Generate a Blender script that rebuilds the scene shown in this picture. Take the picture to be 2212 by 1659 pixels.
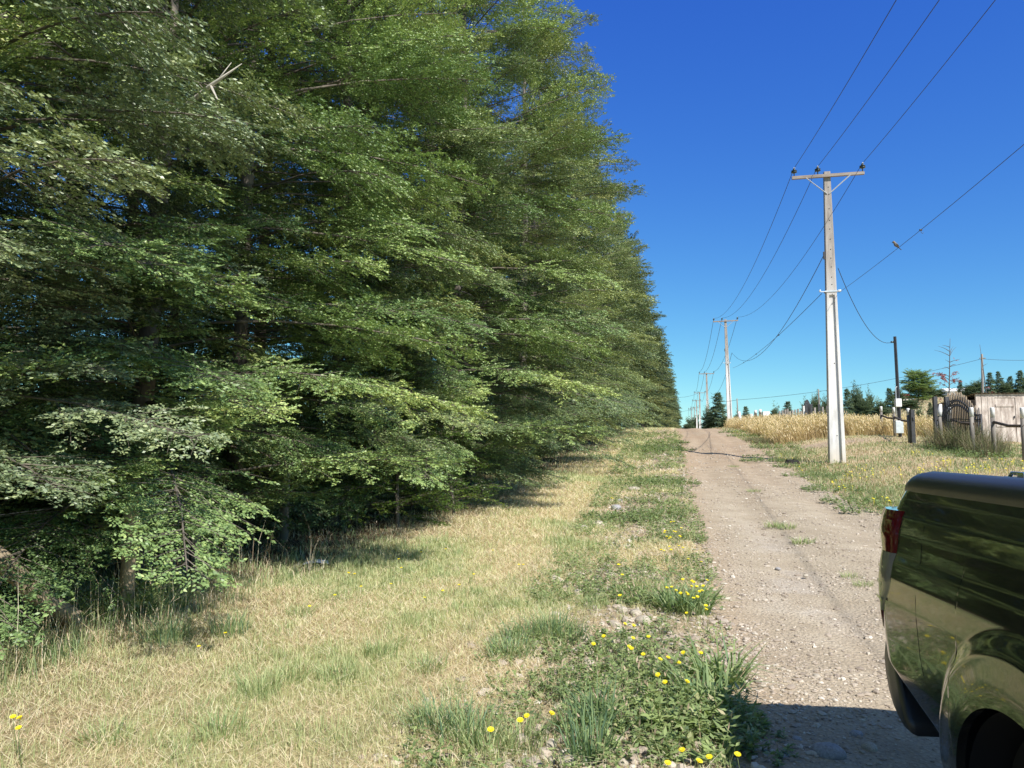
import bpy, bmesh, math, random
import numpy as np
from mathutils import Vector, Matrix

# ---------------------------------------------------------------- camera, sky, sun, exposure
for o in list(bpy.data.objects):
    bpy.data.objects.remove(o, do_unlink=True)
scene = bpy.context.scene
COL = scene.collection
CAM_H = 1.55
PITCH = math.radians(4.7)
FOC = 1609.0          # focal length in units of a 2212-wide picture
cam_data = bpy.data.cameras.new("Camera")
cam_data.sensor_width = 36.0
cam_data.lens = 36.0 * FOC / 2212.0
cam_data.clip_start = 0.05
cam_data.clip_end = 6000.0
cam = bpy.data.objects.new("Camera", cam_data)
COL.objects.link(cam)
cam.location = (0, 0, CAM_H)
cam.rotation_euler = (math.radians(90) + PITCH, 0, 0)
scene.camera = cam

SUN_AZ = math.atan2(0.488, -0.873)      # clockwise from +Y
SUN_EL = math.radians(45.5)
world = bpy.data.worlds.new("World")
scene.world = world
world.use_nodes = True
wn = world.node_tree
bgn = wn.nodes.get("Background") or wn.nodes.new("ShaderNodeBackground")
sky = wn.nodes.new("ShaderNodeTexSky")
sky.sky_type = 'NISHITA'
sky.sun_disc = False
sky.sun_elevation = SUN_EL
sky.sun_rotation = SUN_AZ
sky.altitude = 600.0
sky.air_density = 1.0
sky.dust_density = 0.15
sky.ozone_density = 3.5
# deeper clear-air blue: per-channel response applied to the whole sky
SKY_K = 0.125
def _m(op, a, bval=None, bsock=None):
    q = wn.nodes.new('ShaderNodeMath'); q.operation = op
    wn.links.new(a, q.inputs[0])
    if bval is not None: q.inputs[1].default_value = bval
    return q.outputs[0]
sp = wn.nodes.new('ShaderNodeSeparateColor'); cb = wn.nodes.new('ShaderNodeCombineColor')
wn.links.new(sky.outputs[0], sp.inputs[0])
SKY_OUT = 1.0 / (0.105 * 2 ** 0.40)
for ch, (gain, pw) in enumerate(((.70, 1.36), (1.0, 1.17), (1.0, .48))):
    wn.links.new(_m('MULTIPLY', _m('POWER', _m('MULTIPLY', sp.outputs[ch], SKY_K), pw), gain * SKY_OUT), cb.inputs[ch])
# unseen high sky: plain model, brightened and whitened to add fill light in shadows
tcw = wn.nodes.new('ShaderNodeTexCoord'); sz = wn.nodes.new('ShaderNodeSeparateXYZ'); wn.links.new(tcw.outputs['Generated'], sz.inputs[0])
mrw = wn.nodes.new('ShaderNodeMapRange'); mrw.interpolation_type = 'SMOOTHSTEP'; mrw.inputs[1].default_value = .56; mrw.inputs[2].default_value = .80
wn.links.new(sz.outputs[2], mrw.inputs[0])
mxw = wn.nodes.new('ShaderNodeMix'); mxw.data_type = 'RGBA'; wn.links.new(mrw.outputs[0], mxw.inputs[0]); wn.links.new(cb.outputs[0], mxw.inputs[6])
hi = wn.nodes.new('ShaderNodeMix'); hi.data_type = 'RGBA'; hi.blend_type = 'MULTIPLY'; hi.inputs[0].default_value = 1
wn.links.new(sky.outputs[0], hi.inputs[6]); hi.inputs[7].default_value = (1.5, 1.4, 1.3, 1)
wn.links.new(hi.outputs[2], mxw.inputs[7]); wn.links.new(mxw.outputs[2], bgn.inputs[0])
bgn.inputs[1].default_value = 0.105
sun_data = bpy.data.lights.new("Sun", 'SUN')
sun_data.energy = 5.3
sun_data.angle = math.radians(0.53)
sun_data.color = (1.0, 0.945, 0.86)
sun = bpy.data.objects.new("Sun", sun_data)
COL.objects.link(sun)
sd = Vector((math.sin(SUN_AZ) * math.cos(SUN_EL), math.cos(SUN_AZ) * math.cos(SUN_EL), math.sin(SUN_EL)))
sun.rotation_euler = sd.to_track_quat('Z', 'Y').to_euler()
scene.view_settings.view_transform = 'Standard'
scene.view_settings.look = 'None'
scene.view_settings.exposure = 0.40
scene.view_settings.gamma = 1.0
scene.render.engine = 'CYCLES'
scene.render.resolution_x = 1024
scene.render.resolution_y = 768
try:
    scene.cycles.max_bounces = 6
    scene.cycles.transparent_max_bounces = 8
except Exception:
    pass

# ---------------------------------------------------------------- small helpers
def tag(o, label=None, cat=None, group=None, kind=None):
    if label: o['label'] = label
    if cat: o['category'] = cat
    if group: o['group'] = group
    if kind: o['kind'] = kind
    return o

def empty(name, loc=(0, 0, 0), rz=0.0):
    o = bpy.data.objects.new(name, None)
    o.empty_display_size = 0.2
    o.location = loc
    o.rotation_euler = (0, 0, rz)
    COL.objects.link(o)
    return o

def link_mesh(name, me, mat=None, parent=None, loc=None):
    if mat is not None and not me.materials:
        me.materials.append(mat)
    o = bpy.data.objects.new(name, me)
    COL.objects.link(o)
    if parent is not None: o.parent = parent
    if loc is not None: o.location = loc
    return o

def copy_tree(o, parent=None):
    c = o.copy()
    COL.objects.link(c)
    c.parent = parent
    for ch in o.children:
        copy_tree(ch, c)
    return c

class MB:
    """collects simple shapes into one mesh"""
    def __init__(self):
        self.v = []; self.f = []; self.sm = []
    def add(self, vs, fs, smooth=False):
        b = len(self.v)
        self.v += [tuple(p) for p in vs]
        for q in fs:
            self.f.append(tuple(i + b for i in q)); self.sm.append(smooth)
        return self
    def box(self, c, s, rot=None, bev=0.0):
        hx, hy, hz = s[0] / 2, s[1] / 2, s[2] / 2
        if bev > 0:
            bm = bmesh.new()
            bmesh.ops.create_cube(bm, size=1.0)
            for v in bm.verts: v.co = Vector((v.co.x * s[0], v.co.y * s[1], v.co.z * s[2]))
            bmesh.ops.bevel(bm, geom=list(bm.edges), offset=bev, segments=2, affect='EDGES', profile=0.6)
            bm.verts.index_update()
            vs = [v.co.copy() for v in bm.verts]
            fs = [[v.index for v in f.verts] for f in bm.faces]
            bm.free()
        else:
            vs = [Vector((x, y, z)) for x in (-hx, hx) for y in (-hy, hy) for z in (-hz, hz)]
            fs = [(0, 1, 3, 2), (4, 6, 7, 5), (0, 4, 5, 1), (2, 3, 7, 6), (0, 2, 6, 4), (1, 5, 7, 3)]
        if rot is not None: vs = [rot @ p for p in vs]
        c = Vector(c)
        return self.add([p + c for p in vs], fs)
    def tube(self, pts, rad, n=8, cap=True, smooth=True):
        pts = [Vector(p) for p in pts]
        if not hasattr(rad, '__len__'): rad = [rad] * len(pts)
        rings = []
        ref = None
        for i, p in enumerate(pts):
            a = pts[max(i - 1, 0)]; b = pts[min(i + 1, len(pts) - 1)]
            t = (b - a).normalized()
            if ref is None:
                ref = Vector((0, 0, 1)) if abs(t.z) < 0.9 else Vector((1, 0, 0))
            s = t.cross(ref).normalized(); u = s.cross(t).normalized()
            ref = u
            rings.append([p + (s * math.cos(2 * math.pi * k / n) + u * math.sin(2 * math.pi * k / n)) * rad[i] for k in range(n)])
        vs = [q for r in rings for q in r]
        fs = []
        for i in range(len(pts) - 1):
            for k in range(n):
                k2 = (k + 1) % n
                fs.append((i * n + k, i * n + k2, (i + 1) * n + k2, (i + 1) * n + k))
        self.add(vs, fs, smooth)
        if cap:
            b = len(self.v) - len(vs)
            self.f.append(tuple(b + k for k in range(n))[::-1]); self.sm.append(False)
            e = b + (len(pts) - 1) * n
            self.f.append(tuple(e + k for k in range(n))); self.sm.append(False)
        return self
    def lathe(self, prof, c=(0, 0, 0), n=16, axis='z', smooth=True):
        vs = []; fs = []
        for (r, z) in prof:
            for k in range(n):
                a = 2 * math.pi * k / n
                p = (r * math.cos(a), r * math.sin(a), z)
                if axis == 'x': p = (p[2], p[0], p[1])
                if axis == 'y': p = (p[1], p[2], p[0])
                vs.append((p[0] + c[0], p[1] + c[1], p[2] + c[2]))
        for i in range(len(prof) - 1):
            for k in range(n):
                k2 = (k + 1) % n
                fs.append((i * n + k, i * n + k2, (i + 1) * n + k2, (i + 1) * n + k))
        return self.add(vs, fs, smooth)
    def build(self, name, mat=None, parent=None, loc=None, smooth=None):
        me = bpy.data.meshes.new(name)
        me.from_pydata(self.v, [], self.f)
        sm = self.sm if smooth is None else [smooth] * len(self.f)
        me.polygons.foreach_set('use_smooth', sm)
        me.update()
        return link_mesh(name, me, mat, parent, loc)

def np_mesh(name, verts, sizes, loops, tint=None, smooth=False):
    """verts (n,3); sizes = faces' corner counts; loops = flat vertex indices"""
    me = bpy.data.meshes.new(name)
    n = len(verts); nf = len(sizes)
    me.vertices.add(n)
    me.vertices.foreach_set('co', np.ascontiguousarray(verts, dtype=np.float32).ravel())
    me.loops.add(len(loops))
    me.loops.foreach_set('vertex_index', np.ascontiguousarray(loops, dtype=np.int32))
    me.polygons.add(nf)
    st = np.zeros(nf, dtype=np.int32); st[1:] = np.cumsum(sizes)[:-1]
    me.polygons.foreach_set('loop_start', st)
    me.polygons.foreach_set('use_smooth', np.full(nf, smooth, dtype=bool))
    if tint is not None:
        a = me.attributes.new('tint', 'FLOAT', 'FACE')
        a.data.foreach_set('value', np.ascontiguousarray(tint, dtype=np.float32))
    me.update(calc_edges=True)
    return me

RNG = np.random.default_rng(7)

def _h(ix, iy, s):
    n = (ix * 374761393 + iy * 668265263 + s * 982451653) & 0x7fffffff
    n = ((n ^ (n >> 13)) * 1274126177) & 0x7fffffff
    return ((n ^ (n >> 16)) & 0xffff) / 65535.0
def noise(x, y, sc=1.0, seed=0):
    x = np.asarray(x, dtype=float) / sc; y = np.asarray(y, dtype=float) / sc
    ix = np.floor(x).astype(np.int64); iy = np.floor(y).astype(np.int64)
    fx = x - ix; fy = y - iy
    fx = fx * fx * (3 - 2 * fx); fy = fy * fy * (3 - 2 * fy)
    a = _h(ix, iy, seed); b = _h(ix + 1, iy, seed); c = _h(ix, iy + 1, seed); d = _h(ix + 1, iy + 1, seed)
    return (a * (1 - fx) + b * fx) * (1 - fy) + (c * (1 - fx) + d * fx) * fy
def fbm(x, y, sc=1.0, seed=0):
    return 0.55 * noise(x, y, sc, seed) + 0.28 * noise(x, y, sc * 0.47, seed + 5) + 0.17 * noise(x, y, sc * 0.21, seed + 9)
def ss(t):
    t = np.clip(t, 0, 1)
    return t * t * (3 - 2 * t)

# ---------------------------------------------------------------- lie of the land
_py = np.array([-400, -60, -20, 0, 8, 15, 20, 25.5, 30, 35, 40, 45, 50, 55, 62, 70, 80, 100, 150, 300, 3000], float)
_pz = np.array([-4, -1.6, -.35, 0, .12, .40, .64, .96, 1.27, 1.62, 1.96, 2.27, 2.52, 2.74, 2.94, 3.05, 3.03, 2.8, 2.8, 3.0, 2.0], float)
def prof(y):
    # smoothed piecewise profile of the ground along the road
    y = np.asarray(y, float)
    return (np.interp(y - 2.5, _py, _pz) + 2 * np.interp(y, _py, _pz) + np.interp(y + 2.5, _py, _pz)) / 4
def road_l(y): return 0.33 + 0.213 * np.asarray(y, float) + 0.10 * (noise(y, 0 * np.asarray(y, float), 2.3, 31) - .5)
ROAD_W = 3.35
def road_r(y): return 0.33 + 0.213 * np.asarray(y, float) + ROAD_W + 0.22 * (noise(y, 0 * np.asarray(y, float), 2.9, 33) - .5)
def hedge_x(y): return -5.3 + 0.235 * np.asarray(y, float)
def gz(x, y):
    x = np.asarray(x, float); y = np.asarray(y, float)
    z = prof(y)
    rr = x - (0.33 + 0.213 * y + ROAD_W + 0.5)
    lat = (.42 - .30 * ss((y - 36) / 10)) * ss(rr / 4.6) * ss((y - 4) / 8)
    lat = lat - .30 * ss((x - 17) / 7) * ss((50 - y) / 15) * ss((rr - 3) / 3)
    hill = 6.7 * ss((y - 50) / 80.) * ss((x - .40 * y) / (0.17 * np.maximum(y, 10)))
    und = 0.05 * (fbm(x, y, 2.6, 3) - .5) + 0.03 * (fbm(x, y, .7, 4) - .5)
    inside = ss((x - (0.33 + .213 * y) + .1) / .5) * ss(((0.33 + .213 * y + ROAD_W) - x + .1) / .5)
    berm = .05 * np.exp(-((x - (0.33 + .213 * y) + .45) / .35) ** 2) * fbm(x, y, 1.1, 8)
    far = np.clip((np.abs(x) + np.abs(y)) / 200. - 1, 0, 1) * 0.
    return z + lat + hill + und * (1 - .8 * inside) + berm + far
def gzs(x, y): return float(gz(np.array([x]), np.array([y]))[0])

def ray(px, py):
    u = (px - 1106.) / FOC; v = (829.5 - py) / FOC
    return np.array([u, math.cos(PITCH) - v * math.sin(PITCH), math.sin(PITCH) + v * math.cos(PITCH)])
def at(px, py, D):
    """the point seen at (px, py) of the 2212-wide picture at distance y = D"""
    r = ray(px, py); r = r * (D / r[1])
    return Vector((r[0], D, r[2] + CAM_H))
def hit(px, py, h=0.0):
    """where the line of sight through (px, py) meets the ground raised by h"""
    r = ray(px, py)
    t = 2.0
    while t < 400:
        p = r * t
        if p[2] + CAM_H < gzs(p[0], p[1]) + h: break
        t *= 1.01
    lo, hi = t / 1.01, t
    for _ in range(12):
        m = (lo + hi) / 2; p = r * m
        if p[2] + CAM_H < gzs(p[0], p[1]) + h: hi = m
        else: lo = m
    p = r * hi
    return Vector((p[0], p[1], gzs(p[0], p[1])))
def proj(p):
    x, y, z = p[0], p[1], p[2] - CAM_H
    d = y * math.cos(PITCH) + z * math.sin(PITCH)
    v = -y * math.sin(PITCH) + z * math.cos(PITCH)
    return 1106 + FOC * x / d, 829.5 - FOC * v / d

# ---------------------------------------------------------------- materials
def new_mat(name):
    m = bpy.data.materials.new(name); m.use_nodes = True
    nt = m.node_tree; b = nt.nodes.get('Principled BSDF')
    return m, nt, b
def ramp(nt, stops, src=None):
    r = nt.nodes.new('ShaderNodeValToRGB')
    e = r.color_ramp.elements
    while len(e) > 1: e.remove(e[-1])
    e[0].position = stops[0][0]; e[0].color = (*stops[0][1], 1)
    for p, c in stops[1:]:
        q = e.new(p); q.color = (*c, 1)
    if src is not None: nt.links.new(src, r.inputs[0])
    return r
def texnoise(nt, scale, detail=6, rough=.6, coord='Object', stretch=None):
    tc = nt.nodes.new('ShaderNodeTexCoord'); n = nt.nodes.new('ShaderNodeTexNoise')
    n.inputs['Scale'].default_value = scale; n.inputs['Detail'].default_value = detail
    n.inputs['Roughness'].default_value = rough
    if stretch:
        mp = nt.nodes.new('ShaderNodeMapping'); mp.inputs['Scale'].default_value = stretch
        nt.links.new(tc.outputs[coord], mp.inputs[0]); nt.links.new(mp.outputs[0], n.inputs['Vector'])
    else:
        nt.links.new(tc.outputs[coord], n.inputs['Vector'])
    return n
def mat_noise(name, c1, c2, scale=8, rough=.8, bump=.2, bscale=None, metallic=0, stretch=None, mid=None, dist=.01):
    m, nt, b = new_mat(name)
    n = texnoise(nt, scale, stretch=stretch)
    st = [(.32, c1), (.68, c2)] if mid is None else [(.3, c1), (.5, mid), (.7, c2)]
    r = ramp(nt, st, n.outputs['Fac'])
    nt.links.new(r.outputs[0], b.inputs['Base Color'])
    b.inputs['Roughness'].default_value = rough; b.inputs['Metallic'].default_value = metallic
    if bump:
        n2 = texnoise(nt, bscale or scale * 4, stretch=stretch)
        bp = nt.nodes.new('ShaderNodeBump'); bp.inputs['Strength'].default_value = bump; bp.inputs['Distance'].default_value = dist
        nt.links.new(n2.outputs['Fac'], bp.inputs['Height']); nt.links.new(bp.outputs[0], b.inputs['Normal'])
    return m
def mat_tint(name, stops, rough=.5, trans=.3, spec=.5, tgain=1.3):
    """leaf or blade: colour from the per-face 'tint', light passing through"""
    m, nt, b = new_mat(name)
    a = nt.nodes.new('ShaderNodeAttribute'); a.attribute_name = 'tint'
    r = ramp(nt, stops, a.outputs['Fac'])
    nt.links.new(r.outputs[0], b.inputs['Base Color'])
    b.inputs['Roughness'].default_value = rough
    b.inputs['Specular IOR Level'].default_value = spec
    out = nt.nodes['Material Output']
    if trans > 0:
        tr = nt.nodes.new('ShaderNodeBsdfTranslucent'); mx = nt.nodes.new('ShaderNodeMixShader')
        g = nt.nodes.new('ShaderNodeMix'); g.data_type = 'RGBA'; g.blend_type = 'MULTIPLY'; g.inputs[0].default_value = 1.0
        nt.links.new(r.outputs[0], g.inputs[6]); g.inputs[7].default_value = (tgain, tgain * 1.1, tgain * .6, 1)
        nt.links.new(g.outputs[2], tr.inputs[0])
        mx.inputs[0].default_value = trans
        nt.links.new(b.outputs[0], mx.inputs[1]); nt.links.new(tr.outputs[0], mx.inputs[2]); nt.links.new(mx.outputs[0], out.inputs[0])
    return m

M = {}
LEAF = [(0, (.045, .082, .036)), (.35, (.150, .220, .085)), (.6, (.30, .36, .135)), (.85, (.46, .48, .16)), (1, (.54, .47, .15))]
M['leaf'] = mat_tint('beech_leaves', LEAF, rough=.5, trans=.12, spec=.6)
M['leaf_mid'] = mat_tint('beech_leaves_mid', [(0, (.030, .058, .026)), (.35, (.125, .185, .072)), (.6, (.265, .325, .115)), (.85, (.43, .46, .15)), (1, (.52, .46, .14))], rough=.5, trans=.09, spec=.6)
M['leaf_cool'] = mat_tint('beech_leaves_sky_sheen', [(0, (.045, .078, .042)), (.35, (.15, .205, .105)), (.6, (.29, .35, .17)), (.85, (.44, .48, .22)), (1, (.50, .47, .20))], rough=.46, trans=.12, spec=.8)  # greyer green: sky reflection on the near leaves put into the colour
M['leaf_bright'] = mat_tint('beech_leaves_bright', [(0, (.065, .12, .042)), (.35, (.19, .29, .10)), (.6, (.34, .44, .15)), (.85, (.48, .54, .18)), (1, (.56, .52, .17))], rough=.5, trans=.14, spec=.6)
M['leaf_far'] = mat_tint('beech_foliage', [(0, (.030, .055, .030)), (.4, (.10, .145, .06)), (.7, (.21, .245, .085)), (1, (.34, .32, .12))], rough=.5, trans=.10)
M['leaf_light'] = mat_tint('shrub_leaves', [(0, (.04, .08, .015)), (.5, (.10, .17, .03)), (1, (.20, .26, .05))], rough=.4, trans=.3)
M['needles'] = mat_tint('conifer_needles', [(0, (.05, .085, .05)), (.5, (.12, .175, .085)), (1, (.24, .29, .13))], rough=.6, trans=.12)
M['pale_leaf'] = mat_tint('birch_leaves', [(0, (.10, .15, .06)), (.5, (.23, .31, .12)), (1, (.36, .43, .18))], rough=.5, trans=.3)
M['red_leaf'] = mat_tint('red_leaves', [(0, (.14, .03, .03)), (.5, (.30, .07, .06)), (1, (.42, .14, .12))], rough=.5, trans=.3)
GR = [(0, (.84, .76, .56)), (.16, (.76, .62, .42)), (.30, (.58, .41, .26)), (.40, (.74, .66, .40)), (.52, (.58, .58, .29)), (.66, (.36, .43, .18)), (.82, (.20, .30, .11)), (1, (.12, .22, .13))]
GR = [(a_, tuple(.88 * c + .12 * sum(col_) / 3 for c in col_)) for a_, col_ in GR]
M['grass'] = mat_tint('grass_blades', GR, rough=.55, trans=.30, spec=.35)
M['meadow'] = mat_tint('meadow_blades', [(a_, tuple(c * k for c, k in zip(col_, (.80, .78, .80)))) for a_, col_ in GR], rough=.6, trans=.2, spec=.2)
M['brush'] = mat_tint('dry_brush_stalks', [(0, (.16, .125, .085)), (.35, (.26, .215, .14)), (.6, (.17, .19, .085)), (1, (.09, .13, .055))], rough=.7, trans=.12, spec=.2)
M['golden'] = mat_tint('golden_grass_blades', [(0, (.30, .21, .12)), (.4, (.48, .36, .19)), (.75, (.63, .50, .29)), (1, (.76, .65, .43))], rough=.6, trans=.3, spec=.3)
M['weed'] = mat_tint('weed_leaves', [(0, (.09, .135, .06)), (.4, (.19, .26, .10)), (.75, (.31, .39, .15)), (1, (.54, .42, .30))], rough=.5, trans=.25, spec=.4)
M['bark'] = mat_noise('pale_bark', (.065, .055, .045), (.23, .20, .165), 5, .85, .5, 24, stretch=(1, 1, .35))
M['dead_wood'] = mat_noise('dead_pale_wood', (.34, .31, .26), (.60, .56, .49), 8, .8, .3, 30)
M['limb'] = mat_noise('limb_bark', (.06, .05, .04), (.19, .165, .13), 6, .85, .3, 20)
M['dark_bark'] = mat_noise('twig_bark', (.06, .045, .035), (.13, .10, .08), 7, .9, .3)
M['stone'] = mat_noise('stone', (.32, .28, .22), (.56, .50, .41), 6, .85, .4, 30)
M['stone_grey'] = mat_noise('grey_stone', (.25, .24, .24), (.42, .41, .42), 6, .85, .4, 30)
M['gravel'] = mat_tint('gravel_stones', [(0, (.22, .18, .145)), (.4, (.36, .30, .24)), (.75, (.48, .42, .34)), (1, (.62, .57, .49))], rough=.85, trans=0)
M['petal'], nt, b = new_mat('yellow_petals'); b.inputs['Base Color'].default_value = (.88, .74, .02, 1); b.inputs['Roughness'].default_value = .6
M['stem'] = mat_noise('flower_stems', (.10, .15, .05), (.2, .24, .09), 20, .6, 0)
M['white'] = mat_noise('white_paint', (.62, .62, .60), (.82, .82, .80), 9, .6, .1)
M['wood_grey'] = mat_noise('weathered_wood', (.13, .115, .10), (.30, .275, .24), 4, .85, .4, 16, stretch=(3, 3, .3))
M['wood_tan'] = mat_noise('round_post_wood', (.30, .23, .15), (.50, .40, .28), 4, .8, .3, 16, stretch=(3, 3, .3))
M['iron'] = mat_noise('dark_iron', (.025, .027, .032), (.06, .06, .065), 9, .55, .1)
M['galv'] = mat_noise('galvanised_steel', (.50, .53, .55), (.66, .69, .70), 9, .45, .1, metallic=.35)
M['wire'], nt, b = new_mat('cable_black'); b.inputs['Base Color'].default_value = (.02, .025, .04, 1); b.inputs['Roughness'].default_value = .5
M['insul'], nt, b = new_mat('insulator_glaze'); b.inputs['Base Color'].default_value = (.035, .05, .045, 1); b.inputs['Roughness'].default_value = .25
M['concrete'] = mat_noise('pole_concrete', (.47, .465, .455), (.74, .74, .73), 3, .9, .25, 40, stretch=(1, 1, .3), mid=(.66, .655, .645))
nt = M['concrete'].node_tree; b = nt.nodes['Principled BSDF']      # the upper half is greyer and more weathered
src = b.inputs['Base Color'].links[0].from_socket
tc = nt.nodes.new('ShaderNodeTexCoord'); sx = nt.nodes.new('ShaderNodeSeparateXYZ'); nt.links.new(tc.outputs['Object'], sx.inputs[0])
mr = nt.nodes.new('ShaderNodeMapRange'); mr.inputs[1].default_value = 4.6; mr.inputs[2].default_value = 6.6; nt.links.new(sx.outputs[2], mr.inputs[0])
mr0 = nt.nodes.new('ShaderNodeMapRange'); mr0.inputs[1].default_value = .7; mr0.inputs[2].default_value = .0; mr0.inputs[4].default_value = .55; nt.links.new(sx.outputs[2], mr0.inputs[0])
mx1 = nt.nodes.new('ShaderNodeMix'); mx1.data_type = 'RGBA'; nt.links.new(mr.outputs[0], mx1.inputs[0]); nt.links.new(src, mx1.inputs[6])
ng = texnoise(nt, 6, 6, .7, stretch=(1, 1, .15)); rg_ = ramp(nt, [(.3, (.22, .19, .165)), (.7, (.46, .42, .38))], ng.outputs['Fac']); nt.links.new(rg_.outputs[0], mx1.inputs[7])
mx2 = nt.nodes.new('ShaderNodeMix'); mx2.data_type = 'RGBA'; nt.links.new(mr0.outputs[0], mx2.inputs[0]); nt.links.new(mx1.outputs[2], mx2.inputs[6]); mx2.inputs[7].default_value = (.50, .40, .28, 1)
nt.links.new(mx2.outputs[2], b.inputs['Base Color'])
M['tape'] = mat_noise('litter_paper', (.6, .62, .66), (.78, .8, .84), 9, .6, 0)

# ---------------------------------------------------------------- ground and road
def grid_mesh(name, xs, ys, zf, attrs=None):
    X, Y = np.meshgrid(xs, ys)
    Z = zf(X, Y)
    V = np.stack([X.ravel(), Y.ravel(), Z.ravel()], 1)
    nx, ny = len(xs), len(ys)
    i, j = np.meshgrid(np.arange(nx - 1), np.arange(ny - 1))
    a = (j * nx + i).ravel()
    L = np.stack([a, a + 1, a + nx + 1, a + nx], 1).ravel()
    me = np_mesh(name, V, np.full(len(a), 4), L, None, True)
    for k, fn in (attrs or {}).items():
        at_ = me.attributes.new(k, 'FLOAT', 'POINT')
        at_.data.foreach_set('value', np.ascontiguousarray(fn(X, Y), dtype=np.float32).ravel())
    return me
def spaced(lo, hi, near, step, grow):
    a = [0.0]; s = step
    while a[-1] < max(abs(lo), abs(hi)):
        if a[-1] > near: s *= grow
        a.append(a[-1] + s)
    a = np.array(a)
    return np.unique(np.concatenate([-a[a <= abs(lo)][::-1], a[a <= hi]]))

def under_road(x, y):
    t = x - (0.33 + .213 * y)
    return ss((t - .12) / .3) * ss((ROAD_W - .12 - t) / .3)
def ground_h(x, y):
    return gz(x, y) - .09 * under_road(x, y) * (y < 150)
def dirtness(x, y):
    """bare stony earth along the left edge of the road"""
    t = (0.33 + .213 * y) - x
    a = np.exp(-((t - .55) / (.72 + .03 * np.clip(y, 0, 30))) ** 2) * (fbm(x, y, .9, 12) * 1.9 - .25)
    side = np.exp(-((x - (8.3 + .55 * (y - 30) + 4.0)) / 3.2) ** 2) * np.exp(-((y - 31.5) / 1.3) ** 2)
    b = ss((x - (0.33 + .213 * y) - ROAD_W + .1) / .2) * np.exp(-((x - (0.33 + .213 * y) - ROAD_W - .1) / .35) ** 2)
    return np.clip(a + side * .9 + b * .7, 0, 1)
def green_map(x, y):
    return fbm(x, y, 1.7, 21)
xs = spaced(-900, 900, 16, .16, 1.06); ys = spaced(-60, 2500, 44, .16, 1.05)
gme = grid_mesh('ground', xs, ys, ground_h, {'dirt': dirtness, 'green': green_map,
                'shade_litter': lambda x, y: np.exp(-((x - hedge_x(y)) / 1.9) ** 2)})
m, nt, b = new_mat('verge_earth_and_turf')
n1 = texnoise(nt, 1.3, 8, .7); n2 = texnoise(nt, 24, 6, .75); n3 = texnoise(nt, 90, 3, .6)
turf = ramp(nt, [(.25, (.27, .23, .12)), (.45, (.43, .345, .20)), (.6, (.53, .42, .26)), (.78, (.60, .50, .32))], n2.outputs['Fac'])
green = ramp(nt, [(.3, (.24, .24, .10)), (.6, (.40, .37, .18)), (.8, (.52, .46, .25))], n2.outputs['Fac'])
dirt = ramp(nt, [(.3, (.26, .185, .125)), (.5, (.37, .28, .195)), (.68, (.48, .39, .29))], n3.outputs['Fac'])
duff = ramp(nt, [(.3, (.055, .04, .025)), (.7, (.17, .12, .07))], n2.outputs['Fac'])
def mixc(nt, fac, a, b_):
    x = nt.nodes.new('ShaderNodeMix'); x.data_type = 'RGBA'
    if isinstance(fac, float): x.inputs[0].default_value = fac
    else: nt.links.new(fac, x.inputs[0])
    nt.links.new(a, x.inputs[6]); nt.links.new(b_, x.inputs[7]); return x.outputs[2]
def attr(nt, n):
    a = nt.nodes.new('ShaderNodeAttribute'); a.attribute_name = n; return a.outputs['Fac']
ga = nt.nodes.new('ShaderNodeMapRange'); ga.inputs[1].default_value = .42; ga.inputs[2].default_value = .66
nt.links.new(attr(nt, 'green'), ga.inputs[0])
c = mixc(nt, ga.outputs[0], turf.outputs[0], green.outputs[0])
da = nt.nodes.new('ShaderNodeMath'); da.operation = 'MULTIPLY_ADD'; da.inputs[1].default_value = 1.6; da.inputs[2].default_value = -.3; da.use_clamp = True
nt.links.new(attr(nt, 'dirt'), da.inputs[0])
c = mixc(nt, da.outputs[0], c, dirt.outputs[0])
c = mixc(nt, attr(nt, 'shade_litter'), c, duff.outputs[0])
nt.links.new(c, b.inputs['Base Color']); b.inputs['Roughness'].default_value = .95; b.inputs['Specular IOR Level'].default_value = .15
bp = nt.nodes.new('ShaderNodeBump'); bp.inputs['Strength'].default_value = .7; bp.inputs['Distance'].default_value = .03
nt.links.new(n2.outputs['Fac'], bp.inputs['Height']); nt.links.new(bp.outputs[0], b.inputs['Normal'])
M['ground'] = m
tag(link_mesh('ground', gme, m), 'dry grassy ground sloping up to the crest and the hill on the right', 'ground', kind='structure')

# road: a sheet following the ground, with ruts; lateral coordinate t, distance s
ysr = np.concatenate([np.arange(-12, 20, .07), np.arange(20, 66, .2), np.arange(66, 170, 1.0)])
nt_ = 72
T = np.linspace(0, 1, nt_)
def road_xy():
    Yg, Tg = np.meshgrid(ysr, T, indexing='ij')
    fl = .33 * (fbm(Yg * 0, Yg, .55, 41) - .5); fr = .45 * (fbm(Yg * 0 + 9, Yg, .8, 43) - .5)
    xl = 0.33 + .213 * Yg + fl; xr = 0.33 + .213 * Yg + ROAD_W + fr + .5 * np.exp(-((Yg - 31) / 4.) ** 2)
    return xl + (xr - xl) * Tg, Yg, Tg
RX, RY, RT = road_xy()
lat_m = RX - (0.33 + .213 * RY)
wob = .18 * np.sin(RY / 5.1) + .08 * np.sin(RY / 1.9)
def track(c, w): return np.exp(-((lat_m - c - wob) / w) ** 2)
ruts = -.035 * track(.95, .30) - .035 * track(2.45, .30) + .015 * track(1.7, .35)
RZ = gz(RX, RY) + .008 + ruts + .016 * (fbm(RX, RY, .33, 51) - .5)
edge = np.minimum(RT, 1 - RT)
RZ -= .03 * (1 - ss(edge / .03))
V = np.stack([RX.ravel(), RY.ravel(), RZ.ravel()], 1)
i, j = np.meshgrid(np.arange(nt_ - 1), np.arange(len(ysr) - 1))
a = (j * nt_ + i).ravel()
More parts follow.
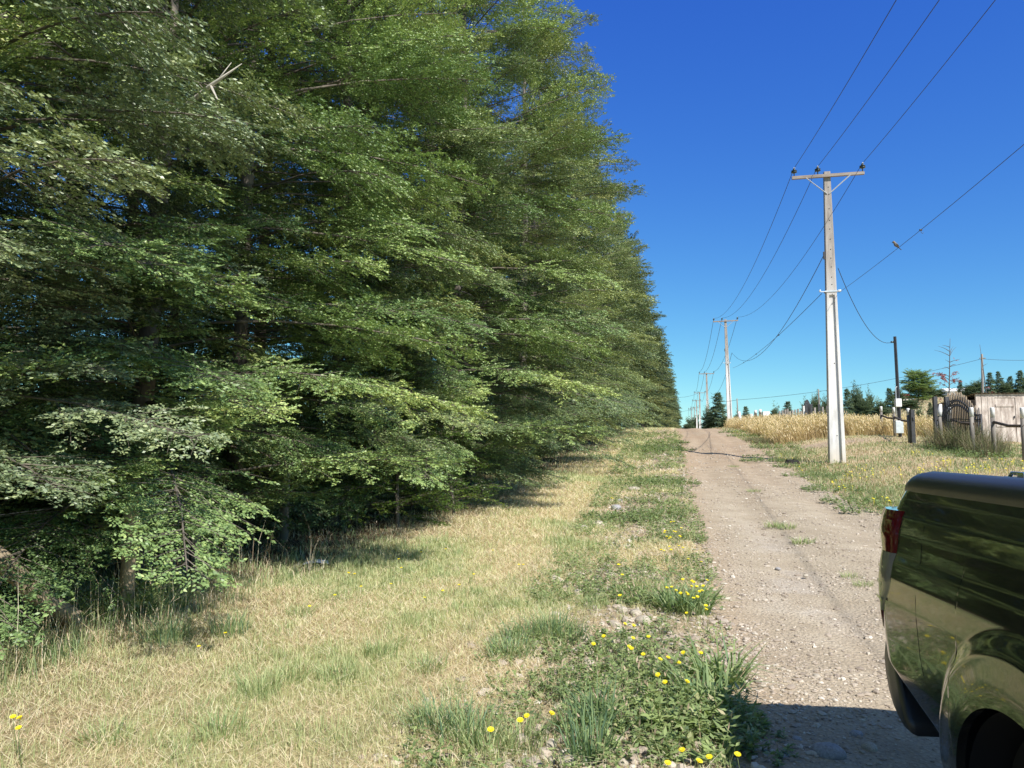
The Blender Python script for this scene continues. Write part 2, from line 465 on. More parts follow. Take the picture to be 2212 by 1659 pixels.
rme = np_mesh('road', V, np.full(len(a), 4), np.stack([a, a + 1, a + nt_ + 1, a + nt_], 1).ravel(), None, True)
def setattr_(me, n, v):
    q = me.attributes.new(n, 'FLOAT', 'POINT'); q.data.foreach_set('value', np.ascontiguousarray(v, dtype=np.float32).ravel())
# tyre marks pressed into the dust, wandering across the road, and paler ground gravel
tm = lambda f, w: np.exp(-((lat_m - f(RY)) / w) ** 2)
mk = .30 * track(.95, .24) + .30 * track(2.45, .24) + tm(lambda y: 1.15 + .50 * np.sin((y - 9) / 9.5), .26) * ss((RY - 10) / 9) + .5 * tm(lambda y: 1.75 + .50 * np.sin((y - 9) / 9.5), .25) * ss((RY - 16) / 6) \
   + .8 * tm(lambda y: .35 + .011 * (y - 20) ** 1.0 + .25 * np.sin(y / 6.), .2) * ss((RY - 30) / 8) + .8 * tm(lambda y: 2.5 - .5 * np.sin((y - 30) / 12.), .22) * ss((RY - 24) / 8)
setattr_(rme, 'mark', np.clip(mk * (.4 + .9 * fbm(RX, RY, 1.2, 61)), 0, 1))
pg = np.exp(-((lat_m - .75 - .02 * RY) / .33) ** 2) * ss((RY - 5.2) / 1.5) * ss((13.5 - RY) / 4) * ss((fbm(RX, RY, .55, 62) - .35) * 4) * .45
setattr_(rme, 'pale', pg)
setattr_(rme, 'red', ss((RY - 12) / 18) * (.35 + .65 * fbm(RX, RY, 2.2, 63)) + .6 * np.exp(-(lat_m / .35) ** 2))
m, nt, b = new_mat('gravel_road')
n1 = texnoise(nt, 2.2, 8, .65); n2 = texnoise(nt, 55, 6, .7)
base = ramp(nt, [(.3, (.355, .295, .215)), (.5, (.43, .365, .272)), (.7, (.495, .43, .33))], n1.outputs['Fac'])
red = ramp(nt, [(.3, (.37, .27, .178)), (.7, (.465, .355, .245))], n1.outputs['Fac'])
c = mixc(nt, attr(nt, 'red'), base.outputs[0], red.outputs[0])
pale = ramp(nt, [(.35, (.40, .37, .34)), (.65, (.60, .56, .51))], n2.outputs['Fac'])
c = mixc(nt, attr(nt, 'pale'), c, pale.outputs[0])
vo = nt.nodes.new('ShaderNodeTexVoronoi'); vo.inputs['Scale'].default_value = 34; vo.inputs['Randomness'].default_value = 1
tc = nt.nodes.new('ShaderNodeTexCoord'); nt.links.new(tc.outputs['Object'], vo.inputs['Vector'])
vr = ramp(nt, [(.0, (1.3, 1.28, 1.25)), (.28, (1.1, 1.08, 1.06)), (.45, (.86, .85, .84)), (.8, (.98, .98, .98))], vo.outputs['Distance'])
mu = nt.nodes.new('ShaderNodeMix'); mu.data_type = 'RGBA'; mu.blend_type = 'MULTIPLY'; mu.inputs[0].default_value = .85
nt.links.new(c, mu.inputs[6]); nt.links.new(vr.outputs[0], mu.inputs[7])
fine = ramp(nt, [(.3, (.72, .70, .68)), (.5, (1., 1., 1.)), (.72, (1.22, 1.2, 1.17))], n2.outputs['Fac'])
mu2 = nt.nodes.new('ShaderNodeMix'); mu2.data_type = 'RGBA'; mu2.blend_type = 'MULTIPLY'; mu2.inputs[0].default_value = .9
nt.links.new(mu.outputs[2], mu2.inputs[6]); nt.links.new(fine.outputs[0], mu2.inputs[7])
dk = nt.nodes.new('ShaderNodeRGB'); dk.outputs[0].default_value = (.20, .125, .08, 1)
fm = nt.nodes.new('ShaderNodeMath'); fm.operation = 'MULTIPLY'; fm.inputs[1].default_value = .75; nt.links.new(attr(nt, 'mark'), fm.inputs[0]); fm.inputs[1].default_value = .26
c = mixc(nt, fm.outputs[0], mu2.outputs[2], dk.outputs[0])
nt.links.new(c, b.inputs['Base Color']); b.inputs['Roughness'].default_value = .92; b.inputs['Specular IOR Level'].default_value = .2
b1 = nt.nodes.new('ShaderNodeBump'); b1.inputs['Strength'].default_value = .8; b1.inputs['Distance'].default_value = .012; b1.invert = True
nt.links.new(vo.outputs['Distance'], b1.inputs['Height'])
b2 = nt.nodes.new('ShaderNodeBump'); b2.inputs['Strength'].default_value = .7; b2.inputs['Distance'].default_value = .012
nt.links.new(n2.outputs['Fac'], b2.inputs['Height']); nt.links.new(b1.outputs[0], b2.inputs['Normal']); nt.links.new(b2.outputs[0], b.inputs['Normal'])
tag(link_mesh('road', rme, m), 'pale brown gravel road climbing to the crest', 'road', kind='structure')
def road_top(x, y):
    lm = x - (0.33 + .213 * y); w = .18 * np.sin(y / 5.1) + .08 * np.sin(y / 1.9)
    g = lambda c, ww: np.exp(-((lm - c - w) / ww) ** 2)
    r = -.035 * g(.95, .30) - .035 * g(2.45, .30) + .015 * g(1.7, .35)
    return gz(x, y) + .008 + r + .016 * (fbm(x, y, .33, 51) - .5)

# ---------------------------------------------------------------- beech tree generator
def unit(v): return v / np.maximum(np.linalg.norm(v, axis=-1, keepdims=True), 1e-9)
def leaf_quads(P, D, N, l, w):
    S = unit(np.cross(N, D))
    l = l[:, None]; w = w[:, None]
    a = P; b_ = P + D * l * .45 + S * w * .5; c = P + D * l; d = P + D * l * .45 - S * w * .5
    return np.stack([a, b_, c, d], 1).reshape(-1, 3)

def beech(seed, H, leaf=.036, sec=.15, ter=.055, nleaf=10, nb=95, rscale=1.0, z0=.9, trunk_r=.13, name='evergreen_beech', prof_r=None, elev_lo=-4, elev_hi=46, wood=True, twig_tubes=True, droopk=1.0, flat=.55, gap=.12, cmat=None, u0=.16, fan=.55, bias=0.0, clump=0.0, thick_=.05, tsd=.11, tpow=.9, dips=(.10, .30)):
    rg = np.random.default_rng(seed)
    mb = MB(); lb = MB()
    bend = rg.normal(0, .25, 2)
    tp = []
    for k in range(9):
        t = k / 8
        tp.append((bend[0] * math.sin(t * 2.6), bend[1] * math.sin(t * 3.1), H * t - .15 * (k == 0)))
    mb.tube(tp, [trunk_r * (1.25 if k == 0 else 1) * (1 - k / 8) ** .8 + .012 for k in range(9)], 9)
    tpa = np.array(tp)
    if prof_r is None: prof_r = [(0, 2.7), (.08, 3.2), (.3, 3.2), (.5, 2.8), (.7, 2.05), (.85, 1.2), (.95, .6), (1, .25)]
    pz = np.array([p[0] for p in prof_r]); pr = np.array([p[1] for p in prof_r]) * rscale
    VV = []; TT = []
    for bi in range(nb):
        t = (bi + rg.random()) / nb
        t = t ** tpow
        zb = z0 + (H * .985 - z0) * t
        L = np.interp(t, pz, pr) * rg.uniform(.50, 1.22)
        if rg.random() < gap: continue
        az = bi * 2.39996 + rg.normal(0, .35)
        if rg.random() < bias: az = rg.uniform(-1.75, 1.75)
        cl_ = float(noise((az % 6.283) * 1.25 * 2 + seed, zb * .85, 1.0, seed + 3)) if clump else .5
        L *= 1 + clump * (cl_ - .5) * 1.5
        if clump: L = min(L, 1.13 * np.interp(t, pz, pr) + .1)
        e = math.radians(elev_lo + (elev_hi - elev_lo) * t ** 1.5 + rg.normal(0, 9))
        e = max(e, -.03)
        base = np.array([np.interp(zb, tpa[:, 2], tpa[:, 0]), np.interp(zb, tpa[:, 2], tpa[:, 1]), zb])
        h = np.array([math.cos(az), math.sin(az), 0]); side = np.array([-math.sin(az), math.cos(az), 0])
        dr = rg.uniform(*dips) * droopk * (1.3 - .6 * t)
        sw = rg.normal(0, .12)
        up = math.tan(e)
        def bp_(u):
            u = np.asarray(u, float)[..., None]
            return base + L * (h * u + side * sw * u * u + np.array([0, 0, 1.]) * (up * u + .12 * np.sin(u * 3.1) * .3 - dr * u * u))
        if wood:
            us = np.linspace(0, 1, 6)
            r0 = max(.004, .0065 * L * (trunk_r / .13))
            lb.tube(bp_(us), [r0 * (1 - .85 * u) + .002 for u in us], 5, cap=False)
        # secondaries
        nsec = max(3, int(L * (1 - u0) / sec))
        u = np.repeat(np.linspace(u0, .985, nsec), 2) + rg.normal(0, .01, nsec * 2)
        u = np.clip(u, .05, 1)
        sg = np.tile([1., -1.], nsec)
        keep = rg.random(nsec * 2) > (.25 * (1 - u))
        u = u[keep]; sg = sg[keep]; K = len(u)
        Tn = unit(bp_(u + .02) - bp_(u - .02))
        roll = rg.normal(0, .20)
        S0 = side * math.cos(roll) + np.array([0, 0, 1.]) * math.sin(roll)
        Nn = unit(np.cross(Tn, np.broadcast_to(S0, Tn.shape))); Nn = Nn * np.sign(Nn[:, 2:3] + 1e-6)
        Sd = unit(np.cross(Nn, Tn))
        be = np.radians(rg.normal(50, 8, K))[:, None]
        D2 = unit(Tn * np.cos(be) + Sd * sg[:, None] * np.sin(be) + rg.normal(0, .10, (K, 3)) + np.array([0, 0, 1.]) * rg.normal(0, thick_, (K, 1)))
        L2 = (fan * L * (1 - u) ** .7 * (.35 + .65 * np.minimum(1, u * 3)) + .16) * rg.uniform(.65, 1.2, K)
        L2 = np.minimum(L2, 1.15)
        P2 = bp_(u)
        if wood and twig_tubes:
            for q in range(0, K, 1):
                e1 = P2[q] + D2[q] * L2[q] * .55; e2 = P2[q] + D2[q] * L2[q] * .95 - np.array([0, 0, .06 * L2[q]])
                lb.tube([P2[q], e1, e2], [.004, .0028, .0012], 3, cap=False, smooth=False)
        # tertiaries
        Mx = max(2, int(1.15 / ter))
        v = (np.arange(Mx)[None, :] + rg.random((K, Mx))) * ter / L2[:, None] + .06
        msk = v < 1.0
        k2, _ = np.nonzero(msk)
        v = v[msk]; J = len(v)
        s3 = np.where(rg.random(J) < .5, 1., -1.)
        N3 = unit(Nn[k2] + rg.normal(0, .16, (J, 3)))
        d2 = D2[k2]
        C3 = unit(np.cross(N3, d2))
        ga = np.radians(rg.normal(48, 10, J))[:, None]
        D3 = unit(d2 * np.cos(ga) + C3 * s3[:, None] * np.sin(ga) + np.array([0, 0, -.08]))
        L3 = (.15 * (1 - v) ** .5 + .06) * rg.uniform(.7, 1.3, J) * (leaf / .036) ** .5
        P3 = P2[k2] + d2 * (L2[k2] * v)[:, None] - np.array([0, 0, 1.]) * (.10 * L2[k2] * v * v)[:, None]
        # leaves
        w_ = (np.arange(nleaf)[None, :] + .5 + rg.uniform(-.3, .3, (J, nleaf))) / nleaf
        Pl = P3[:, None, :] + D3[:, None, :] * (L3[:, None] * w_)[..., None]
        s4 = np.where(np.arange(nleaf) % 2 == 0, 1., -1.)[None, :, None]
        C4 = unit(np.cross(N3, D3))[:, None, :]
        de = np.radians(rg.normal(48, 12, (J, nleaf)))[..., None]
        Dl = unit(D3[:, None, :] * np.cos(de) + C4 * s4 * np.sin(de) + rg.normal(0, .12, (J, nleaf, 3)))
        Nl = unit(N3[:, None, :] + rg.normal(0, flat, (J, nleaf, 3)))
        Pl = Pl.reshape(-1, 3); Dl = Dl.reshape(-1, 3); Nl = Nl.reshape(-1, 3)
        n = len(Pl)
        ls = leaf * rg.uniform(.7, 1.25, n)
        VV.append(leaf_quads(Pl, Dl, Nl, ls, ls * rg.uniform(.42, .58, n)))
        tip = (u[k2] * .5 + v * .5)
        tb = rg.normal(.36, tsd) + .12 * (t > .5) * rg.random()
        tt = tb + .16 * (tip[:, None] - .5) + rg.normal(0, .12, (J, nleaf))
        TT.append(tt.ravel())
    V = np.concatenate(VV); Tt = np.clip(np.concatenate(TT), 0, 1)
    n = len(Tt)
    me = np_mesh('crown', V, np.full(n, 4), np.arange(4 * n), Tt)
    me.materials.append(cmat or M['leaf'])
    mb.limbs = lb; mb.limb_mesh = None; mb.top = float(np.percentile(V[:, 2], 99.9))
    return mb, me, n

def make_tree(name, label, cat, mb, crown_me, loc, rz, sc=1.0, group=None, trunk_mesh=None, bark=None, sz=None, leafmat=None):
    t = empty(name, loc, rz); tag(t, label, cat, group)
    t.scale = (sc, sc, sz or sc)
    if trunk_mesh is None:
        o = mb.build('trunk', bark or M['bark'], t); trunk_mesh = o.data
    else:
        link_mesh('trunk', trunk_mesh, None, t)
    co = link_mesh('crown', crown_me, None, t)
    if leafmat is not None:
        co.material_slots[0].link = 'OBJECT'; co.material_slots[0].material = leafmat
    if mb.limb_mesh is None and mb.limbs.v: mb.limb_mesh = mb.limbs.build('limbs', M['limb'], t).data
    elif mb.limb_mesh is not None: link_mesh('limbs', mb.limb_mesh, None, t)
    return t, trunk_mesh

# ---------------------------------------------------------------- the hedge row of evergreen beeches
NK = dict(tpow=1.1, leaf=.034, ter=.040, sec=.068, nleaf=10, nb=215, z0=.8, u0=.50, fan=.34, bias=.6, clump=.95, dips=(.02, .17), flat=.65, thick_=.16)
NP = [(0, 1.9), (.1, 2.5), (.3, 2.85), (.5, 2.8), (.7, 2.4), (.85, 1.7), (1, .45)]
near = [beech(11, 15.5, trunk_r=.105, gap=.16, **{**NK, 'z0': .5}), beech(12, 15.0, trunk_r=.10, gap=.24, prof_r=NP, **{**NK, 'z0': 1.5, 'dips': (.0, .12)}),
        beech(13, 16.0, trunk_r=.10, gap=.15, **{**NK, 'z0': .5}), beech(14, 15.0, trunk_r=.095, gap=.16, prof_r=NP, **{**NK, 'z0': 1.2, 'dips': (.0, .14)})]
MK = dict(tpow=1.1, leaf=.055, sec=.10, ter=.066, nleaf=7, nb=220, twig_tubes=False, u0=.48, fan=.34, bias=.5, clump=.95, dips=(.04, .22), gap=.16, thick_=.15, tsd=.17)
mid = [beech(21 + k, 15.5, **MK) for k in range(3)]
farv = [beech(31 + k, 15.5, leaf=.11, sec=.13, ter=.12, nleaf=7, nb=115, thick_=.14, tsd=.19, twig_tubes=False, wood=False, u0=.4, fan=.40, bias=.4, clump=.9, dips=(.0, .2), gap=.15, cmat=M['leaf_far']) for k in range(3)]
tm_ = {}
rt = random.Random(5)
ypos = [-3.2, -1.0, 1.4, 3.7, 5.9, 7.9, 10.1, 12.0, 14.2, 16.2]
while ypos[-1] < 285:
    ypos.append(ypos[-1] + rt.uniform(2.6, 3.5) * (1 if ypos[-1] < 90 else 1.15))
NEARLAB = {
 2: 'tall evergreen beech partly outside the left edge, pale trunk showing against the sky',
 3: 'evergreen beech at the far left with the leaning log lying at its foot',
 4: 'evergreen beech with a low flat branch spread above the round wooden fence post',
 5: 'evergreen beech with a bare pale broken limb high up, lowest branches touching the grass',
 6: 'evergreen beech with the deep dark hollow in its crown, right of the broken limb tree',
 7: 'evergreen beech standing behind the white scrap of litter at the edge of the shade',
 8: 'evergreen beech rising directly behind the bright green shrub under the row',
 9: 'yellowish green evergreen beech just beyond the bright green shrub',
}
for k, y in enumerate(ypos):
    x = hedge_x(y) + rt.uniform(-.35, .35) - (.9 if y < 12 else .1) - (.6 if k in (2, 3) else 0)
    if y < 17.5: fam, key = near, ('n', (3, 1, 3, 1, 3, 0, 3, 3, 0, 2)[k])
    elif y < 50: fam, key = mid, ('m', k % 3)
    else: fam, key = farv, ('f', k % 3)
    mb, cme, _ = fam[key[1]]
    if k in NEARLAB: lab, grp = NEARLAB[k], 'evergreen beeches in the long roadside row'
    elif y < 2: lab, grp = 'tall evergreen beech at the near end of the row, outside the picture to the left', 'evergreen beeches in the long roadside row'
    elif y < 34: lab, grp = 'evergreen beech in the middle of the row, branches sweeping down beside the tan mown verge', 'evergreen beeches in the long roadside row'
    elif y < 64: lab, grp = 'evergreen beech in the farther row where it nears the road crest', 'evergreen beeches in the long roadside row'
    else: lab, grp = 'distant evergreen beech of the row beyond the road crest', 'evergreen beeches in the long roadside row'
    if 17.5 < y < 34: lab = 'evergreen beech of the row, number %s beyond the bright green shrub' % ['one','two','three','four','five','six','seven','eight','nine'][min(8, k - 10)]
    rz = -.23 + rt.uniform(-.5, .5); s = rt.uniform(.95, 1.06); szz = s * (rt.uniform(.84, 1.12) if y > 14 else rt.uniform(.95, 1.05))
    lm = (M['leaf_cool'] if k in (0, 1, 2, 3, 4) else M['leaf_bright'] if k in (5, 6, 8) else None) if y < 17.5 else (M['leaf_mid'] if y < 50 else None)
    if y > 200: s *= .85; szz *= .85
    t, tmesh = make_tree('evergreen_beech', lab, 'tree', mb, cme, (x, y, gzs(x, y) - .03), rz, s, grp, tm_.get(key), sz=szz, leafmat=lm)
    tm_[key] = tmesh
    if k == 6:
        # the dead limb that shows pale through the foliage
        pass
for k in range(22):
    y = 4.2 + k * 2.3; x = hedge_x(y) - 2.4 + rt.uniform(-.4, .4)
    key = ('m', (k + 1) % 3); mb, cme, _ = mid[key[1]]
    t, tmesh = make_tree('evergreen_beech', 'evergreen beech standing in the dark behind the front trees of the row', 'tree', mb, cme, (x, y, gzs(x, y) - .03), rt.uniform(-.6, .6), rt.uniform(.8, .92), 'evergreen beeches in the second rank of the row', tm_.get(key))
    tm_[key] = tmesh
for k in range(7):
    y = 3.4 + k * 2.2; x = hedge_x(y) - 4.6 + rt.uniform(-.4, .4)
    key = ('m', k % 3); mb, cme, _ = mid[key[1]]
    t, tmesh = make_tree('evergreen_beech', 'evergreen beech standing in the dark behind the front trees of the row', 'tree', mb, cme, (x, y, gzs(x, y) - .03), rt.uniform(0, 6), rt.uniform(.72, .85), 'evergreen beeches in the second rank of the row', tm_.get(key))
# the pale broken limb, stuck in the crown above the left part of the picture
tree6 = [o for o in COL.objects if o.get('label') == NEARLAB[5]][0]
a = at(392, 236, 5.5); b_ = at(455, 185, 5.3); c = at(522, 138, 5.1)
inv = (Matrix.Translation(tree6.location) @ Matrix.Rotation(tree6.rotation_euler.z, 4, 'Z') @ Matrix.Diagonal((tree6.scale.x, tree6.scale.y, tree6.scale.z, 1))).inverted()
mb = MB()
pts = [inv @ p for p in (at(303, 312, 7.6), a, b_, c)]
mb.tube(pts, [.022, .019, .014, .003], 8)
mb.tube([pts[2], inv @ at(470, 215, 5.1)], [.012, .004], 5)
mb.tube([pts[2].lerp(pts[3], .2), inv @ at(500, 135, 5.25)], [.006, .002], 5)
mb.build('broken_limb', M['dead_wood'], tree6)

# bright shrub under the row, younger suckers, undergrowth plants
shr = beech(71, 2.3, leaf=.04, sec=.10, ter=.06, nleaf=7, nb=46, z0=.12, trunk_r=.02, prof_r=[(0, .9), (.4, 1.05), (.8, .7), (1, .25)], elev_lo=10, elev_hi=60, droopk=.7, flat=.8, gap=.05, cmat=M['leaf_light'])
p = hit(900, 1150)
make_tree('shrub', 'bright yellow green shrub growing under the dark evergreen row beside the mown verge', 'shrub', shr[0], shr[1], (p.x - .35, p.y + .45, p.z), .4, 1.0)
shrub_tm = None
p = hit(1010, 1120)
t2 = empty('shrub', (p.x - .25, p.y + .5, p.z), 2.1); tag(t2, 'smaller green shrub right of the bright shrub, under drooping evergreen branches', 'shrub')
t2.scale = (.8, .8, .8)
for o in list(COL.objects):
    if o.type == 'MESH' and o.parent and o.parent.name == 'shrub':
        q = o.copy(); COL.objects.link(q); q.parent = t2
# low dark shrubs that close the foot of the row
low = beech(72, 1.5, leaf=.045, sec=.10, ter=.06, nleaf=7, nb=44, z0=.1, trunk_r=.015, prof_r=[(0, .7), (.5, .8), (1, .2)], elev_lo=5, elev_hi=60, droopk=.8, flat=.7, cmat=M['leaf'])
ltm = None
LOWLAB = ['low dark bush at the far left behind the leaning log', 'low dark bush in the shade right behind the round wooden fence post']
for k in range(34):
    y = 4.4 + k * 1.75 + rt.uniform(-.4, .4); x = hedge_x(y) + rt.uniform(-1.2, .7) - (2.0 if y < 9 else 0)
    if k >= 17: y = 5.6 + (k - 17) * .55; x = hedge_x(y) - 3.0 + .6 * (k % 3)
    if k < 17 and y < 6.3: x -= 1.2
    if k >= 17 and y < 6.6: x -= .7
    lab = LOWLAB[0] if k == 0 else LOWLAB[1] if k == 2 else 'low dark bush half hidden in the shade at the foot of the evergreen row'
    t, ltm = make_tree('undergrowth_bush', lab, 'bush', low[0], low[1], (x, y, gzs(x, y)), rt.uniform(0, 6), rt.uniform(.7, 1.15) * (1.25 if k >= 17 else 1), 'bushes at the foot of the evergreen row', ltm, M['dark_bark'])

# fence of round posts and wire along the foot of the row
fp = hit(270, 1338)
fence = empty('wire_fence', fp); tag(fence, 'post and wire fence running in the shade under the evergreen row', 'fence')
FY = [0, 2.25, 4.1]
posts = []
for k, dy in enumerate(FY):
    xx = .235 * dy - .9 * (dy > 0); zz = gzs(fp.x + xx, fp.y + dy) - fp.z
    mb = MB(); ln = 1.32 + .04 * (k % 3)
    lx = (.03, -.05, .02, .04)[k % 4]
    mb.tube([(xx, dy, zz - .2), (xx + lx * .5, dy, zz + ln * .5), (xx + lx, dy, zz + ln)], [.062, .058, .052], 12)
    mb.build('post', M['wood_tan'] if k == 0 else M['wood_grey'], fence)
    posts.append((xx, dy, zz))
for hh in (.25, .5, .75, 1.0, 1.2):
    pts = [(-.235 * 5 + .06, -5, hh - .1)] + [(p_[0] + .06, p_[1], p_[2] + hh) for p_ in posts]
    MB().tube(pts, .0022, 4, cap=False).build('wire', M['iron'], fence)
# leaning log
A = hit(190, 1352); B = at(-70, 1160, A.y - .9)
mb = MB(); A = A - Vector((0, 0, .05))
pts = [A.lerp(B, k / 8) + Vector((0, 0, .02 * math.sin(k * 1.3))) for k in range(9)]
mb.tube([p_ - A for p_ in pts], [.074 + .006 * math.sin(k * 2.1) for k in range(9)], 14)
o = mb.build('leaning_log', M['wood_tan'], None, A); tag(o, 'thick pale stripped log leaning from the ground out of the left edge', 'log')
# scrap of litter in the grass
p = hit(683, 1222)
mb = MB(); mb.add([(-.16, -.05, .02), (.02, -.07, .05), (.15, -.02, .025), (.12, .07, .05), (-.03, .05, .07), (-.15, .06, .03)], [(0, 1, 4, 5), (1, 2, 3, 4)])
mb.add([(q[0], q[1], q[2] - .004) for q in mb.v[:6]], [(5, 4, 1, 0), (4, 3, 2, 1)])
tag(mb.build('paper_scrap', M['tape'], None, p), 'white crumpled scrap of paper lying where the shade meets the mown grass', 'litter')

# ---------------------------------------------------------------- concrete power poles
PH = 9.85
def pole_shaft():
    mb = MB()
    def ringpts(z, recess):
        t = z / PH
        w = .50 + (.20 - .50) * t; d = .30 + (.17 - .30) * t
        hx, hy = w / 2, d / 2; ch = .012
        x1, x2 = -.25 * w, .29 * w; r = .085 * (1 - .4 * t) if recess else 0.002
        return [(-hx, hy - ch, z), (-hx, -hy + ch, z), (-hx + ch, -hy, z), (x1, -hy, z), (x1 + .01, -hy + r, z), (x2 - .01, -hy + r, z), (x2, -hy, z), (hx - ch, -hy, z), (hx, -hy + ch, z), (hx, hy - ch, z), (hx - ch, hy, z), (-hx + ch, hy, z)]
    zs = [(-.6, 1), (0, 1), (2, 1), (4, 1), (5.55, 1), (5.60, 0), (7, 0), (8.5, 0), (PH, 0)]
    n = 12; vs = []
    for z, rc in zs: vs += ringpts(z, rc)
    fs = [(i * n + k, (i + 1) * n + k, (i + 1) * n + (k + 1) % n, i * n + (k + 1) % n) for i in range(len(zs) - 1) for k in range(n)]
    fs.append(tuple(range((len(zs) - 1) * n, len(zs) * n)))
    mb.add(vs, [f[::-1] for f in fs])
    return mb
def front_y(z): return -(.30 + (.17 - .30) * z / PH) / 2
M['arm_wood'] = mat_noise('crossarm_wood', (.20, .16, .13), (.36, .31, .26), 5, .85, .3, stretch=(.3, 3, 3))
def insulator(parent, x, z, y):
    mb = MB()
    mb.lathe([(.016, -.13), (.016, .05), (.05, .055), (.095, .075), (.10, .09), (.055, .10), (.055, .115), (.09, .125), (.095, .14), (.05, .152), (.04, .175), (.045, .19), (0, .2)], (0, 0, 0), 14)
    o = mb.build('insulator', M['insul'], parent); o.location = (x, y, z)
    mb = MB(); mb.box((0, 0, .215), (.05, .16, .03), bev=.008); mb.box((0, .03, .235), (.03, .04, .03), bev=.006)
    mb.build('wire_clamp', M['galv'], o)
    return o
INS = [(-1.06, PH + .02), (-.31, PH + .02), (1.09, PH + .02)]
def make_pole(loc, rz, tilt, label, group):
    t = empty('power_pole', loc, rz); t.rotation_euler = (0, tilt, rz); tag(t, label, 'power pole', group)
    pole_shaft().build('shaft', M['concrete'], t)
    za = PH - .17; ya = front_y(PH) - .055
    MB().box((0, ya, za), (2.28, .09, .105), bev=.01).build('crossarm', M['arm_wood'], t)
    for s in (-1, 1):
        mb = MB(); p0 = Vector((s * .70, ya - .05, za - .04)); p1 = Vector((s * .03, front_y(PH) - .02, za - .62))
        mb.tube([p0, p1], [.018, .018], 4, smooth=False); mb.build('brace', M['galv'], t)
    for x, z in INS: insulator(t, x, za + .11, ya)
    mb = MB()
    for z in (9.3, 8.55, 8.15, 7.85, 7.5, 7.15, 6.85, 6.55, 6.2, 5.95, 5.62, 5.3, 3.3, .9):
        mb.lathe([(0, -.006), (.016, -.006), (.016, .01)], (0.02, front_y(z) - .004 + (.085 * (1 - .4 * z / PH) if z < 5.6 else .002), z), 8, axis='y')
    mb.build('bolt_holes', M['iron'], t)
    zc = 5.72; w = .50 + (.2 - .5) * zc / PH
    mb = MB(); d = (.30 + (.17 - .30) * zc / PH)
    for (c, s) in (((0, -d / 2 - .012, zc), (w + .06, .012, .05)), ((0, d / 2 + .012, zc), (w + .06, .012, .05)), ((-w / 2 - .03, 0, zc), (.012, d, .05)), ((w / 2 + .03, 0, zc), (.012, d, .05))):
        mb.box(c, s)
    mb.box((-w / 2 - .12, -d / 2 - .01, zc - .01), (.2, .03, .03), bev=.006); mb.box((-w / 2 - .2, -d / 2 - .01, zc + .02), (.05, .05, .07), bev=.01)
    mb.box((w / 2 + .08, -d / 2 - .01, zc), (.1, .06, .07), bev=.015)
    mb.build('collar', M['galv'], t)
    mb = MB(); mb.box((-.03 - w / 2, -d / 2 + .03, 6.95), (.05, .06, .26), bev=.01); mb.build('cable_hanger', M['iron'], t)
    return t
P1 = hit(1808, 1000)
PRZ = math.atan2(-.208, .978)
top1 = at(1788, 372, P1.y).z
PH_real = top1 - P1.z
print('pole1', P1, 'height', PH_real)
POLE = make_pole(P1, PRZ, 0, 'nearest tall pale concrete power pole, standing in the grass right of the gravel road', 'concrete power poles along the road')
POLE.scale = (1, 1, PH_real / PH)
far_poles = [(1567, 690, 69.5, -.020, 'second concrete power pole along the road, leaning slightly left out of the golden grass bank'),
             (1526, 805, 113.5, -.01, 'third power pole along the road, its foot hidden by the road crest'),
             (1511, 847, 157, 0, 'fourth power pole seen over the road crest, a side line leaving it to the left'),
             (1504.5, 864, 201, .0, 'fifth and darker power pole seen over the road crest'),
             (1499.5, 879, 245, 0, 'thin distant power pole seen over the road crest, right of the last two'),
             (1494, 882, 262, 0, 'dark distant power pole left of its neighbours over the road crest'),
             (1491, 906, 330, 0, 'farthest and shortest looking power pole at the end of the line')]
poles = [POLE]
for px, py, D, tl, lab in far_poles:
    p = at(px, py, D); q = copy_tree(POLE); q['label'] = lab
    q.scale = (1, 1, 1); q.rotation_euler = (0, tl, PRZ)
    q.location = (p.x - math.sin(tl) * PH, D, p.z - PH)
    poles.append(q)
bpy.context.view_layer.update()
def ins_world(pole, k):
    za = PH - .17; ya = front_y(PH) - .055
    return pole.matrix_basis @ Vector((INS[k][0], ya, za + .33))
def hook(pole, x, z): return pole.matrix_basis @ Vector((x, -.05, z))

def cable(p0, p1, sag, r, n=28, name='power_cable', label='', group=None, r1=None):
    pts = []
    for k in range(n + 1):
        t = k / n; p = p0.lerp(p1, t); p.z -= 4 * sag * t * (1 - t); pts.append(p - p0)
    r1 = r1 or r
    o = MB().tube(pts, [r + (r1 - r) * k / n for k in range(n + 1)], 5, cap=False).build(name, M['wire'], None, p0)
    tag(o, label, 'cable', group); return o
def back_end(p, px, py, sag=.9, span=44., slope=.2086):
    r = ray(px, py); k = r[0] / r[1]
    y = (p.x - slope * p.y) / (k - slope)
    z = CAM_H + r[2] / r[1] * y
    t = (p.y - y) / span
    z0 = p.z + (z + 4 * sag * t * (1 - t) - p.z) / t
    return Vector((p.x - slope * span, p.y - span, z0))
PHN = ['left', 'middle', 'right']
for k, (px, py) in enumerate([(1936, 0), (2029, 0), (2150, 0)]):
    p = ins_world(POLE, k); e = back_end(p, px, py)
    print('cable end', e)
    cable(p, e, .9, .0085, 40, label='dark %s conductor rising from the nearest pole out of the top of the picture' % PHN[k], group='overhead conductors')
for i in range(len(poles) - 1):
    for k in range(3):
        a, b_ = ins_world(poles[i], k), ins_world(poles[i + 1], k)
        lab = ('dark %s conductor sagging from the nearest pole to the second pole' % PHN[k]) if i == 0 else ('thin %s conductor between the second and third poles' % PHN[k]) if i == 1 else 'hair thin conductor between the distant poles beyond the road crest'
        cable(a, b_, 1.25 if i else 1.35, .010 if i == 0 else .014 + .004 * i, label=lab, group='overhead conductors')
